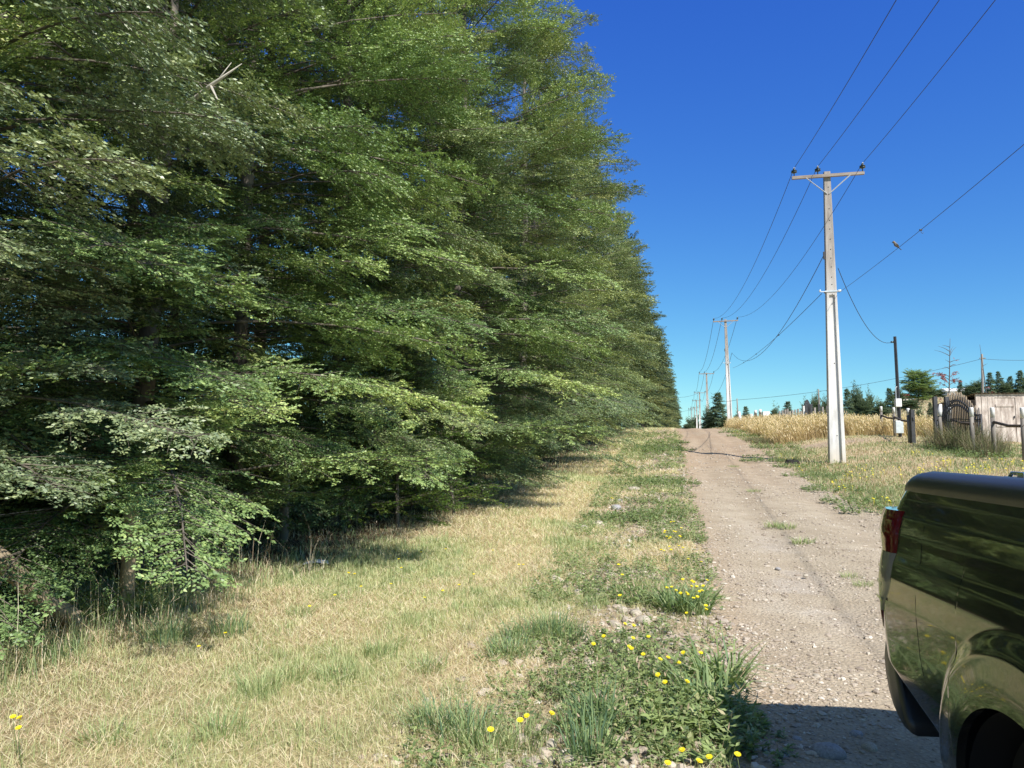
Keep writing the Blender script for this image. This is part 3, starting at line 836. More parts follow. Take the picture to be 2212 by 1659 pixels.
# insulated service cable and telephone line lower down
a = hook(POLE, -.2, 6.95); b_ = hook(poles[1], .25, PH - 2.2 + .0)
b_ = at(1581, 762, 69.5)
cable(a, b_, 1.9, .012, 36, 'service_cable', 'thick twisted service cable drooping low between the first two poles', 'lower cables')
cable(b_, at(1535, 848, 113.5), 1.6, .016, 24, 'service_cable', 'twisted service cable drooping from the second pole to the third', 'lower cables')
c0 = hook(POLE, .22, 5.72 * PH_real / PH); ce = back_end(c0, 2212, 312, .8)
teleph = cable(c0, ce, .8, .0058, 40, 'telephone_line', 'straight thin line from the nearest pole\'s collar up to the right picture edge', 'lower cables')
c1 = hook(POLE, -.3, 5.72 * PH_real / PH); c2 = at(1583, 795, 69.5)
cable(c1, c2, .35, .010, 24, 'telephone_line', 'thin straight line dotted with small clamps between the first two poles', 'lower cables')
for t in (.25, .5, .72):
    p = c1.lerp(c2, t); p.z -= 4 * .35 * t * (1 - t)
    tag(MB().lathe([(0, -.09), (.03, -.05), (.03, .05), (0, .09)], (0, 0, 0), 8, axis='y').build('line_clamp', M['iron'], None, p), 'small dark clamp on the thin line between the first two poles', 'clamp', 'clamps on the thin line')
def on_line(p0, p1, sag, px):
    lo, hi = 0, .62
    for _ in range(40):
        m_ = (lo + hi) / 2; p = p0.lerp(p1, m_); p.z -= 4 * sag * m_ * (1 - m_)
        if proj(p)[0] < px: lo = m_
        else: hi = m_
    return p
p = on_line(c0, ce, .8, 1989)
mb = MB(); mb.box((0, 0, 0), (.06, .03, .04), bev=.008); mb.tube([(0, 0, -.01), (.01, 0, -.06), (.04, 0, -.08), (.06, 0, -.06)], .005, 5)
tag(mb.build('line_clamp', M['iron'], None, p), 'pale clamp on the telephone line up to the right of the bird', 'clamp', 'clamps on the thin line')
# the bird sitting on the line
p = on_line(c0, ce, .8, 1939)
bird = empty('bird', p + Vector((0, 0, .01))); tag(bird, 'small grey brown bird perched on the telephone line, head to the left', 'bird')
bm = bmesh.new(); bmesh.ops.create_uvsphere(bm, u_segments=18, v_segments=14, radius=1)
for v in bm.verts:
    x, y, z = v.co
    r = 1 - .25 * max(0, x) ** 2
    v.co = Vector((x * .085, y * .042 * r, z * .045 * r))
body_me = bpy.data.meshes.new('body')
# body, neck and head as one skin: pull the front end up into a head
for v in bm.verts:
    t = max(0, (-v.co.x - .035) / .05)
    v.co.z += .03 * t; v.co.x -= .015 * t
bm.to_mesh(body_me); bm.free()
for q in body_me.polygons: q.use_smooth = True
mbd = mat_noise('bird_plumage', (.10, .08, .065), (.30, .26, .22), 30, .8, 0)
o = link_mesh('body', body_me, mbd, bird); o.location = (-.03, 0, .075); o.rotation_euler = (0, math.radians(40), 0)
MB().lathe([(0, -.036), (.024, -.026), (.034, -.006), (.033, .010), (.022, .028), (0, .035)], (0, 0, 0), 14).build('head', mbd, bird, (-.093, 0, .152))
MB().lathe([(.009, 0), (.0045, .018), (0, .032)], (0, 0, 0), 8).build('beak', M['iron'], bird, (-.122, 0, .150)).rotation_euler = (0, math.radians(-95), 0)
mb = MB()
for s in (-1, 1): mb.add([(-.02, s * .006, 0), (.05, s * .016, -.012), (.055, s * .001, -.010), (.12, s * .022, -.030), (.125, s * .004, -.028)], [(0, 1, 3, 4, 2)], False)
MB().box((.045, 0, 0), (.13, .028, .008), bev=.003).build('tail', M['iron'], bird, (.015, 0, .022)).rotation_euler = (0, math.radians(42), 0)
for s in (-1, 1):
    w = MB().lathe([(0, -.055), (.012, -.03), (.017, 0), (.012, .035), (0, .065)], (0, 0, 0), 10, axis='x').build('wing', M['iron'], bird, (-.025, s * .036, .082)); w.rotation_euler = (0, math.radians(42), 0)
    MB().tube([(-.005, s * .012, .05), (.0, s * .012, .0)], .0035, 5).build('leg', M['iron'], bird)
bird.scale = (.95, .95, .95)
# side lines far off
cable(at(1507, 850, 157), at(1425, 857, 90), .4, .02, 14, label='faint side line running left from the fourth pole to behind the trees', group='lower cables')
cable(at(1494, 883, 262), at(1425, 890, 120), .5, .03, 14, label='faint lower side line running left from the distant poles to behind the trees', group='lower cables')

# ---------------------------------------------------------------- right side: meter pole, fences, gates, shed
def base_at(px, D):
    p = at(px, 900, D); return Vector((p.x, p.y, gzs(p.x, p.y)))
# steel meter pole
b0 = base_at(1943, 33); tp = at(1933, 727, 33)
mp = empty('meter_pole', b0); tag(mp, 'thin dark steel pole with a white meter box, standing behind the white tipped fence posts', 'utility pole')
h = tp.z - b0.z; lx = tp.x - b0.x
mb = MB(); mb.tube([(0, 0, -.3), (lx * .5, 0, h * .5), (lx, 0, h)], [.085, .08, .07], 4, smooth=False); mb.build('mast', M['iron'], mp)
mb = MB(); mb.tube([(-.16, -.05, .3), (-.14, -.05, 2.2), (-.05 + lx * .5, -.05, h * .5)], .018, 6); mb.build('conduit', M['galv'], mp)
mb = MB(); mb.box((-.10, -.12, 1.52), (.26, .16, .36), bev=.02); mb.build('meter_box', M['white'], mp)
mb = MB(); mb.box((-.12, -.12, .45), (.34, .2, .55), bev=.02); mb.build('lower_box', M['galv'], mp)
mb = MB(); mb.lathe([(0, -.06), (.05, -.05), (.03, 0), (.05, .05), (0, .06)], (lx - .14, -.02, h - .25), 10, axis='x'); mb.tube([(lx, 0, h - .25), (lx - .1, 0, h - .25)], .012, 5); mb.build('drop_insulator', M['insul'], mp)
drop = b0 + Vector((lx - .2, -.02, h - .27))
cable(hook(POLE, .24, 6.5), drop, .75, .011, 24, 'service_cable', 'thin drop cable curving down from the nearest pole to the dark meter pole', 'lower cables')
# low voltage line on small posts across the field
lowpost = []
for px, ty, D, lab, th in ((1592, 861, 66, 'thin reddish post with a wire on top, right of the second power pole', .05), (2121, 765, 62, 'slim wooden line post behind the shed, rising above the saplings', .085), (1768, 841, 56, 'slim dark post standing in the golden grass left of the nearest power pole', .05)):
    b0 = base_at(px + 3, D); tpp = at(px, ty, D)
    lowpost.append(tpp); mb = MB(); mb.tube([(0, 0, -.3), tuple(tpp - b0)], [th * 1.2, th], 7)
    if th > .06: mb.box((tpp.x - b0.x, -.05, tpp.z - b0.z - .35), (.5, .07, .07))
    tag(mb.build('line_post', M['wood_grey'], None, b0), lab, 'post')
LP = 'thin field line strung across the sky above the golden grass'
cable(at(1592, 864, 66), at(2121, 775, 62), .5, .014, 30, 'field_line', 'thin field line strung between the reddish post and the post behind the shed', 'field lines')
cable(at(2121, 775, 62), at(2330, 768, 62), .25, .014, 16, 'field_line', 'thin field line running right from the post behind the shed', 'field lines')
cable(at(1592, 864, 66), at(1560, 868, 68), .02, .014, 8, 'field_line', 'short thin line left of the reddish post in front of the dark conifer', 'field lines')

def rail_fence(label, plist, rails, gp=None):
    o0 = base_at(plist[0][0], plist[0][1])
    f = empty('rail_fence', o0); tag(f, label, 'fence')
    tops = []
    for px, D, ty, lean in plist:
        b_ = base_at(px, D) - o0; t_ = at(px + lean, ty, D) - o0
        mb = MB(); q = b_.lerp(t_, .80)
        mb.tube([b_ - Vector((0, 0, .2)), b_.lerp(t_, .4), q], [.066, .062, .060], 12); po = mb.build('post', M['wood_grey'], f)
        mb = MB(); mb.tube([q, q.lerp(t_, .9), t_], [.063, .061, .052], 12); mb.build('white_tip', M['white'], po)
        tops.append((b_, t_))
    for i, j, z0, z1 in rails:
        a_ = tops[i][0].lerp(tops[i][1], z0); c_ = tops[j][0].lerp(tops[j][1], z1)
        mid_ = (a_ + c_) / 2 - Vector((0, 0, .05))
        mb = MB(); off = Vector((0, -.06, 0)); mb.tube([a_ + off, mid_ + off, c_ + off], [.045, .042, .045], 8); mb.build('rail', M['dark_bark'], f)
    return f
rail_fence('three white tipped fence posts joined by a bent rail, in front of the meter pole', [(1903, 36.6, 878, 0), (1932, 33.5, 880, -2), (1963, 29, 882, -2)], [(0, 1, .66, .62), (1, 2, .66, .62)])
rail_fence('two white tipped fence posts with a sagging rail in front of the arched iron gate', [(2054, 27.7, 880, -2), (2098, 23.7, 880, 0)], [(0, 1, .68, .64)])
rail_fence('two white tipped fence posts with a thick bent rail in front of the pinkish shed', [(2144, 22.4, 880, -1), (2209, 20.3, 880, -1)], [(0, 1, .70, .66)])
b0 = base_at(1970, 28.8); tp = at(1968, 885, 28.8)
mb = MB(); mb.box((0, 0, (tp.z - b0.z) / 2 - .1), (.15, .15, tp.z - b0.z + .2), bev=.01); mb.box((0, -.09, .95), (.06, .05, .12), bev=.01)
tag(mb.build('gate_post', M['iron'], None, b0), 'dark square iron gate post right beside the third white tipped fence post', 'gate post', 'dark iron gate posts')
for px, D, ty, lab in ((2021, 27.4, 857, 'leftmost dark iron gate post at the arched gate'), (2046, 28.2, 857, 'second dark iron gate post, half behind the white tipped post at the arched gate')):
    b0 = base_at(px, D); tp = at(px, ty, D)
    mb = MB(); mb.box((0, 0, (tp.z - b0.z) / 2 - .1), (.14, .12, tp.z - b0.z + .2), bev=.01)
    tag(mb.build('gate_post', M['iron'], None, b0), lab, 'gate post', 'dark iron gate posts')
b0 = base_at(2033, 26.4); tp = at(2034, 873, 26.4)
mb = MB(); mb.tube([(0, 0, -.1), (-.05, 0, (tp.z - b0.z) * .72)], [.06, .055], 10); po = mb.build('leaning_post', M['wood_grey'], None, b0)
tag(po, 'grey stake with a ragged white painted head at the left end of the arched gate', 'post')
mb = MB(); zz = (tp.z - b0.z); mb.tube([(-.05, 0, zz * .72), (-.04, 0, zz * .85), (.0, 0, zz)], [.065, .08, .045], 10); mb.build('white_tip', M['white'], po)
# arched gate leaves
def gate(label, pa, pb, hl, hr, arch, nb, over, bar=.016, matn='iron'):
    a_ = pa.copy(); g = empty('iron_gate', a_); tag(g, label, 'gate', 'arched gate leaves')
    d = pb - pa
    def topz(t): return (hl * (1 - t) + hr * t) + arch * math.sin(math.pi * min(1, max(0, t * 1.12 - .02))) ** 1.2
    def P(t, z): return Vector((d.x * t, d.y * t, d.z * t + z))
    for off, nm in ((0, 'arch_rail'), (-.17, 'arch_rail')):
        MB().tube([P(k / 24, topz(k / 24) + off) for k in range(25)], .026, 6).build(nm, M['iron'], g)
    MB().tube([P(0, .12), P(1, .12)], .022, 6).build('bottom_rail', M['iron'], g)
    MB().tube([P(0, .95), P(1, .95)], .016, 6).build('middle_rail', M['iron'], g)
    for t in (0, 1): MB().tube([P(t, .05), P(t, topz(t) + .02)], .03, 6).build('stile', M['iron'], g)
    for k in range(1, nb):
        t = k / nb; mb = MB(); zt = topz(t) + over * (1 + .1 * math.sin(k * 2.3))
        mb.tube([P(t, .1), P(t, zt - .05), P(t, zt)], [bar, bar, .004], 5); mb.build('bar', M[matn], g)
    return g
gate('near arched iron gate leaf with a double top rail, overgrown by dry weeds', base_at(2024, 26.8), base_at(2119, 25.6), .95, 1.2, .60, 26, .24, .018)
gate('rear gate leaf of tall pale pickets standing behind the arched iron rails', base_at(2046, 29.2), base_at(2112, 27.6), 1.6, 1.1, .28, 18, .34, .024, 'wood_tan')
# distant gate and posts in the golden grass
b0 = base_at(1738, 52)
g = gate('small distant arched dark gate standing in the golden grass', base_at(1736, 50), base_at(1754, 50), 1.5, 1.5, .45, 10, .02, .03)
for px, ty, lab in ((1742, 873, 'left flat dark post of the distant gate in the golden grass'), (1753, 873, 'right flat dark post of the distant gate in the golden grass'), (1770, 873, 'thick dark stake at the foot of the slim dark post in the golden grass')):
    b0 = base_at(px, 49.5); tp = at(px, ty, 49.5); mb = MB(); mb.box((0, 0, (tp.z - b0.z) / 2), (.16, .08, tp.z - b0.z), bev=.01)
    tag(mb.build('gate_post', M['iron'], None, b0), lab, 'gate post', 'dark iron gate posts')
pad = empty('paddock_fence', base_at(1688, 54)); tag(pad, 'row of grey wooden pickets showing over the golden grass', 'fence')
for k, px in enumerate([1684, 1690, 1696, 1701, 1706, 1712, 1718, 1724, 1730, 1760, 1777, 1787]):
    b0 = base_at(px, 54) - pad.location; tp = at(px, 888 - (k % 4) * 1.6 - (6 if k > 8 else 0), 54) - pad.location
    MB().tube([b0, tp], [.08, .075], 6).build('picket', M['wood_grey'], pad)
for px, ty, D, lab, mt in ((1632, 886, 60, 'brown post with a white tip in the golden grass, left one of the pair', 1), (1642, 884, 60, 'brown post with a white tip in the golden grass, right one of the pair', 1)):
    b0 = base_at(px, D); tp = at(px, ty, D) - b0
    mb = MB(); mb.tube([(0, 0, 0), tuple(tp * .8)], [.12, .11], 8); po = tag(mb.build('post', M['dark_bark'], None, b0), lab, 'post')
    MB().tube([tuple(tp * .8), tuple(tp)], [.13, .10], 8).build('white_tip', M['white'], po)
for px, ty, D, w_, lab in ((1623, 894, 58, .22, 'short white post in the golden grass left of the white tipped pair'), (1651, 889, 58, .26, 'white post right of the white tipped pair, first of two'), (1658, 889, 58, .30, 'broad white post right of the white tipped pair, second of two'), (1737, 877, 50, .16, 'white post at the left side of the distant dark gate')):
    b0 = base_at(px, D); tp = at(px, ty, D) - b0
    mb = MB(); mb.box((0, 0, tp.z / 2), (w_, w_, tp.z), bev=.03); tag(mb.build('white_post', M['white'], None, b0), lab, 'post')
b0 = base_at(1602, 58); tp = at(1596, 889, 58) - b0
tag(MB().tube([(0, 0, 0), tuple(tp)], [.11, .10], 6).build('white_post', M['white'], None, b0), 'white stake leaning left in the golden grass right of the second power pole', 'post')

# shed
M['shed'] = mat_noise('shed_boards', (.24, .19, .16), (.70, .63, .57), 3.4, .9, .4, 14, stretch=(2.2, 2.2, .5), mid=(.45, .385, .34))
M['shed_dark'] = mat_noise('shed_side_boards', (.10, .085, .075), (.20, .17, .15), 4, .9, .2)
M['tin'] = mat_noise('rusty_roof_sheet', (.12, .10, .09), (.34, .30, .27), 3, .7, .2)
sc_ = base_at(2110, 33.5)
shd = empty('wooden_shed', sc_); tag(shd, 'low shed of weathered pinkish boards at the right picture edge behind the fence', 'shed')
shd.rotation_euler = (0, 0, math.radians(-4))
ht = at(2107, 851, 33.5).z - sc_.z
W, Dp = 5.6, 3.4
mb = MB(); mb.box((.39, .05, ht / 2 - .15), (.78, .09, ht + .3)); mb.box((.78 + .46, .05, ht - .085), (.92, .09, .17)); mb.box((1.70 + (W - 1.7) / 2, .05, ht / 2 - .15), (W - 1.70, .09, ht + .3))
for x in (.25, .52, 2.6, 3.4, 4.3): mb.box((x, -.002, ht / 2 - .1), (.035, .02, ht + .1))
mb.build('front_wall', M['shed'], shd)
mb = MB(); mb.box((1.24, .055, ht / 2 - .13), (.90, .05, ht - .1)); mb.box((1.24, .015, ht * .32), (.80, .03, .1)); mb.box((1.24, .015, ht * .75), (.80, .03, .1)); dr = mb.build('door', M['shed'], shd)
MB().box((1.62, -.01, ht * .5), (.03, .05, .12), bev=.008).build('latch', M['iron'], dr)
mb = MB(); mb.box((.04, Dp / 2 + .1, ht / 2 - .35), (.08, Dp, ht + .2)); mb.build('side_wall', M['shed_dark'], shd)
mb = MB(); mb.box((W - .04, Dp / 2 + .1, ht / 2 - .35), (.08, Dp, ht + .2)); mb.build('side_wall', M['shed_dark'], shd)
mb = MB(); mb.box((W / 2, Dp + .14, ht / 2 - .45), (W - .17, .08, ht)); mb.build('back_wall', M['shed_dark'], shd)
mb = MB(); n = 60; rows = []
for y_, z_ in ((-.12, ht + .035), (Dp + .35, ht - .32)):
    rows.append([(-.12 + (W + .24) * k / n, y_, z_ + .018 * (k % 2)) for k in range(n + 1)])
vs = rows[0] + rows[1]; mb.add(vs, [(k, k + 1, n + 2 + k, n + 1 + k) for k in range(n)])
mb.add([(x, y_, z_ - .012) for x, y_, z_ in vs], [(n + 1 + k, n + 2 + k, k + 1, k) for k in range(n)])
mb.build('roof', M['tin'], shd)
# houses on the hill
def house(px, py, D, w, d, h, wallc, roofc, label):
    p = at(px, py, D); b0 = Vector((p.x, p.y, gzs(p.x, p.y)))
    b0.z = max(b0.z - .2, p.z - h - .9)
    t = empty('house', b0); tag(t, label, 'house')
    mb = MB(); mb.box((0, 0, h / 2 - 1.0), (w, d, h + 2.0)); mb.build('wall', wallc, t)
    mb = MB(); e = .3; rh = .8
    mb.add([(-w / 2 - e, -d / 2 - e, h + .01), (w / 2 + e, -d / 2 - e, h + .01), (w / 2 + e, d / 2 + e, h + .01), (-w / 2 - e, d / 2 + e, h + .01), (-w / 2 - e, 0, h + rh), (w / 2 + e, 0, h + rh)],
           [(0, 1, 5, 4), (2, 3, 4, 5), (0, 4, 3), (1, 2, 5), (3, 2, 1, 0)]); mb.build('roof', roofc, t)
    for k in range(3):
        MB().box((-w / 2 + w * (k + .5) / 3, -d / 2 - .02, h * .55), (w * .14, .06, h * .4)).build('window', M['iron'], t)
M['red_roof'] = mat_noise('red_roof', (.42, .10, .07), (.55, .16, .12), 5, .7, 0)
M['cream'] = mat_noise('cream_wall', (.55, .5, .42), (.68, .62, .53), 5, .8, 0)
house(2063, 838, 165, 5.5, 4, 1.6, M['white'], M['white'], 'long low white roofed house on the skyline of the hill')
house(1947, 850, 150, 2.4, 3, 1.2, M['cream'], M['red_roof'], 'small house with a red roof among the trees left of the birch')

# ---------------------------------------------------------------- trees on the right
con = [beech(81 + k, 6.0, leaf=.13, sec=.17, ter=.09, nleaf=7, nb=170, z0=.3, trunk_r=.08, twig_tubes=False, elev_lo=0, elev_hi=35, flat=.6, gap=.1, cmat=M['needles'],
             prof_r=[(0, 1.7), (.15, 1.9), (.5, 1.35), (.8, .7), (1, .12)]) for k in range(2)]
rnd = [beech(91 + k, 5.0, leaf=.14, sec=.18, ter=.09, nleaf=7, nb=150, z0=.3, trunk_r=.08, twig_tubes=False, elev_lo=5, elev_hi=70, flat=.8, gap=.08, cmat=M['needles'],
             prof_r=[(0, 1.5), (.3, 2.2), (.6, 2.0), (.85, 1.3), (1, .6)]) for k in range(2)]
bir = beech(97, 7.0, leaf=.14, sec=.2, ter=.10, nleaf=7, nb=150, z0=.7, trunk_r=.09, twig_tubes=False, elev_lo=25, elev_hi=48, flat=.9, gap=.0, cmat=M['pale_leaf'], droopk=.9, fan=.6,
            prof_r=[(0, 1.3), (.3, 1.9), (.6, 1.9), (.85, 1.3), (1, .7)])
stm = {}
def far_tree(kind, px, ty, D, hw, label, group=None, cat='tree', name=None):
    fam, key, H0, R0 = {'c0': (con[0], 'c0', 6, 1.9), 'c1': (con[1], 'c1', 6, 1.9), 'r0': (rnd[0], 'r0', 5, 2.2), 'r1': (rnd[1], 'r1', 5, 2.2), 'b': (bir, 'b', 7, 1.9)}[kind]
    p = at(px, ty, D); g = gzs(p.x, p.y); hgt = p.z - g
    if hgt < .8: print('SHORT TREE', label, hgt); hgt = .8
    sx = 1.3 * hw / FOC * D / R0
    H0 = fam[0].top
    t, tmh = make_tree(name or {'c': 'pine_tree', 'r': 'leafy_tree', 'b': 'birch_tree'}[kind[0]], label, cat, fam[0], fam[1], (p.x, p.y, g - .05), rt.uniform(0, 6.28), sx, group, stm.get(key), sz=hgt / H0)
    stm[key] = tmh
    return t
GP = 'trees beyond the golden grass'
far_tree('c0', 1549, 848, 95, 21, 'big dark conifer on the skyline between the third and second power poles', GP)
far_tree('r0', 1530, 872, 98, 12, 'rounded dark tree at the left foot of the big dark conifer', GP)
far_tree('r1', 1567, 888, 92, 13, 'low dark bush at the right foot of the big dark conifer', GP)
far_tree('r0', 1500, 893, 210, 16, 'hazy grey green tree behind the cluster of distant poles', GP)
far_tree('r1', 1483, 906, 205, 14, 'lower hazy tree left of the distant poles, next to the end of the evergreen row', GP)
far_tree('r1', 1590, 885, 88, 8, 'low green bush right behind the foot of the second power pole', GP)
far_tree('c1', 1609, 877, 80, 10, 'small spiky pine just right of the second power pole', GP)
far_tree('r0', 1640, 893, 84, 9, 'low round bush behind the pair of white tipped brown posts', GP)
far_tree('r1', 1671, 870, 80, 11, 'small rounded tree left of the grey pickets', GP)
far_tree('c1', 1704, 866, 78, 13, 'broad small pine above the grey pickets', GP)
far_tree('r1', 1742, 860, 72, 14, 'dark tree behind the distant arched gate', GP)
far_tree('r0', 1762, 846, 74, 14, 'dark bushy tree behind the slim dark post', GP)
far_tree('r1', 1785, 850, 76, 12, 'bushy tree directly left of the nearest power pole', GP)
far_tree('c0', 1828, 840, 74, 13, 'dark pine directly right of the nearest power pole', GP)
far_tree('r0', 1848, 828, 76, 16, 'tallest bushy tree right of the nearest power pole', GP)
far_tree('r0', 1864, 848, 74, 14, 'olive green bushy tree right of the tallest bushy tree', GP)
far_tree('r1', 1878, 836, 80, 9, 'slender green tree left of the meter pole', GP)
far_tree('r0', 1900, 858, 70, 15, 'rounded olive bush left of the meter pole', GP)
far_tree('c1', 1918, 838, 88, 12, 'dark pine just left of the top of the trees by the meter pole', GP)
far_tree('r1', 1936, 829, 92, 12, 'dark bushy tree behind the meter pole', GP)
far_tree('b', 1978, 797, 96, 25, 'tall pale green birch with a rounded crown on the hillside', GP)
far_tree('r0', 2004, 832, 104, 14, 'dark green bush at the right foot of the birch', GP)
far_tree('r1', 1965, 858, 84, 16, 'low green bush at the left foot of the birch', GP)
far_tree('r0', 2026, 838, 110, 15, 'low dark bush between the birch and the bare sapling', GP)
far_tree('c0', 2074, 820, 122, 7, 'tiny lone pine on the skyline right of the bare sapling', GP)
far_tree('r1', 2095, 824, 118, 13, 'broad dark bush on the skyline left of the line post', GP)
far_tree('r0', 2112, 818, 118, 13, 'dark round bush on the skyline just left of the line post', GP)
far_tree('c1', 2138, 804, 118, 10, 'pointed blue green pine right of the line post', GP)
far_tree('c0', 2155, 802, 120, 10, 'sharp blue green pine above the shed door', GP)
far_tree('r0', 2170, 820, 118, 11, 'dark rounded pine above the right part of the shed', GP)
far_tree('c1', 2184, 812, 120, 10, 'olive pine above the right part of the shed', GP)
far_tree('c0', 2202, 800, 118, 13, 'tall pine at the right picture edge above the shed', GP)
far_tree('c1', 2222, 806, 120, 12, 'pine cut by the right picture edge above the shed', GP)
far_tree('c0', 2008, 868, 62, 8, 'narrow young conifer on the tan hillside left of the arched gate', GP)
far_tree('r0', 1985, 878, 58, 7, 'small yellow green bush on the tan hillside', GP, 'bush', 'hillside_bush')

# bare saplings
def sapling(px0, py0, px1, py1, D, label, brs, red):
    b0 = base_at(px0, D); tp = at(px1, py1, D) - b0; h = tp.z
    t = empty('bare_sapling', b0); tag(t, label, 'sapling')
    sx = lambda z: tp.x * (z / h) ** 1.5
    mb = MB(); mb.tube([(sx(h * k / 8), .02 * math.sin(k), h * k / 8) for k in range(9)], [.035 * (1 - k / 8) + .006 for k in range(9)], 6)
    VV = []
    r_ = np.random.default_rng(int(px0))
    for f, s, ln, up, rd in brs:
        f = 1.045 * f + .14; ln *= .68; z = h * f; az = r_.uniform(-.7, .7)
        pts = [Vector((sx(z) + s * ln * q * math.cos(az), ln * q * math.sin(az), z + up * ln * (q - .35 * q * q))) for q in (0, .3, .6, 1)]
        mb.tube(pts, [.014, .010, .007, .003], 4, cap=False)
        nl = int(34 * rd)
        for _ in range(nl):
            q = r_.uniform(.3, 1); i = min(2, int(q * 3)); p = pts[i].lerp(pts[i + 1], q * 3 - i if q < 1 else 1)
            d = unit(np.array([[s * .8 + r_.normal(0, .5), r_.normal(0, .5), r_.normal(-.1, .4)]])); n_ = unit(r_.normal(0, 1, (1, 3)))
            VV.append(leaf_quads(np.array([[p.x, p.y, p.z]]) + r_.normal(0, .03, (1, 3)), d, n_, np.array([r_.uniform(.07, .15)]), np.array([.026])))
    mb.build('stem', M['dark_bark'], t)
    if VV:
        V = np.concatenate(VV); n = len(V) // 4
        link_mesh('leaves', np_mesh('leaves', V, np.full(n, 4), np.arange(4 * n), r_.random(n)), M['red_leaf'], t)
sapling(2048, 945, 2053, 731, 30, 'tall thin bare sapling with a few reddish leaves behind the arched gate',
        [(.66, -1, .8, .75, 0), (.66, 1, .75, 1.2, 0), (.70, -1, .6, .9, 0), (.68, 1, .55, 1.4, 0), (.74, -1, .4, .6, 0), (.60, 1, .55, .45, .1), (.60, -1, .42, .5, 0), (.56, 1, .35, .6, .1), (.54, -1, .32, .6, .1),
         (.44, -1, .78, .85, 1.6), (.45, 1, .85, .8, 1.3), (.40, -1, .7, .85, 1.4), (.39, 1, .75, .6, 1.0), (.47, -1, .5, .5, 1.2), (.43, 1, .4, .3, 1.2), (.36, -1, .7, .9, .6), (.34, 1, .5, .7, .2), (.22, -1, .65, .9, .4), (.24, 1, .45, .8, .1)], 1)
sapling(2136, 900, 2117, 744, 36, 'second, nearly leafless curved sapling behind the shed door',
        [(.60, 1, .35, .9, 0), (.56, -1, .3, .5, 0), (.3, 1, .4, 1.2, .6), (.26, -1, .4, .6, .2), (.36, 1, .3, 1.5, .5), (.2, 1, .5, .9, .3)], 1)

# ---------------------------------------------------------------- the pickup truck
m, nt, b = new_mat('black_car_paint')
n = texnoise(nt, 6, 6, .7); r_ = ramp(nt, [(.35, (.008, .009, .011)), (.75, (.026, .025, .022))], n.outputs['Fac'])
nt.links.new(r_.outputs[0], b.inputs['Base Color']); b.inputs['Roughness'].default_value = .16; b.inputs['Metallic'].default_value = .0
b.inputs['Coat Weight'].default_value = 1.0; b.inputs['Coat Roughness'].default_value = .035; b.inputs['Coat IOR'].default_value = 1.62
M['paint'] = m
m, nt, b = new_mat('black_textured_plastic'); b.inputs['Base Color'].default_value = (.035, .038, .046, 1); b.inputs['Roughness'].default_value = .38
n = texnoise(nt, 160, 3); bp = nt.nodes.new('ShaderNodeBump'); bp.inputs['Strength'].default_value = .5; bp.inputs['Distance'].default_value = .002
nt.links.new(n.outputs['Fac'], bp.inputs['Height']); nt.links.new(bp.outputs[0], b.inputs['Normal']); M['plastic'] = m
m, nt, b = new_mat('red_lamp_lens'); b.inputs['Base Color'].default_value = (.12, .006, .008, 1); b.inputs['Roughness'].default_value = .06; b.inputs['Coat Weight'].default_value = 1; M['redlens'] = m
m, nt, b = new_mat('clear_lamp_lens'); b.inputs['Base Color'].default_value = (.24, .22, .185, 1); b.inputs['Roughness'].default_value = .22; b.inputs['Coat Weight'].default_value = 1; M['clearlens'] = m  # beige of the road's reflection put into the lens colour
m, nt, b = new_mat('chrome'); b.inputs['Base Color'].default_value = (.75, .76, .78, 1); b.inputs['Roughness'].default_value = .15; b.inputs['Metallic'].default_value = 1; M['chrome'] = m
m, nt, b = new_mat('tyre_rubber'); b.inputs['Base Color'].default_value = (.008, .008, .009, 1); b.inputs['Roughness'].default_value = .9; M['rubber'] = m
m, nt, b = new_mat('dark_glass'); b.inputs['Base Color'].default_value = (.01, .012, .014, 1); b.inputs['Roughness'].default_value = .03; b.inputs['Coat Weight'].default_value = 1; M['glass'] = m

TX, TY = 1.592, 3.35
truck = empty('pickup_truck', (TX, TY, 0), math.atan2(.1009, -.9949))
tag(truck, 'glossy black pickup truck parked on the road, its rear side at the right picture edge', 'pickup truck')
SC, ZC, RW = 1.135, .38, .39
_z = np.array([.30, .40, .5, .62, .75, .9, 1.0, 1.06, 1.10, 1.14, 1.18, 1.25, 1.32, 1.37, 1.41]); _x = np.array([-.085, -.06, -.04, -.018, -.004, 0, -.006, -.018, -.034, -.040, -.044, -.062, -.095, -.125, -.145])
def side_x(s, z, wheels=(SC,)):
    x = float(np.interp(z, _z, _x))
    if s < .14: x -= .055 * (1 - s / .14) ** 2
    zc_ = .69 - .42 * s
    if s < .62 and z < zc_: x -= .42 * (zc_ - z)
    for c in wheels:
        r = math.hypot(s - c, (z - ZC) * .98)
        k = float(ss((.61 - r) / .085)); x = x * (1 - .5 * k) + .034 * k + .012 * float(ss((.54 - r) / .13))
    return x
def zlow(s):
    if s < .35: return .74 - .94 * s
    if s < .55: return .411 - .42 * (s - .35)
    return .33
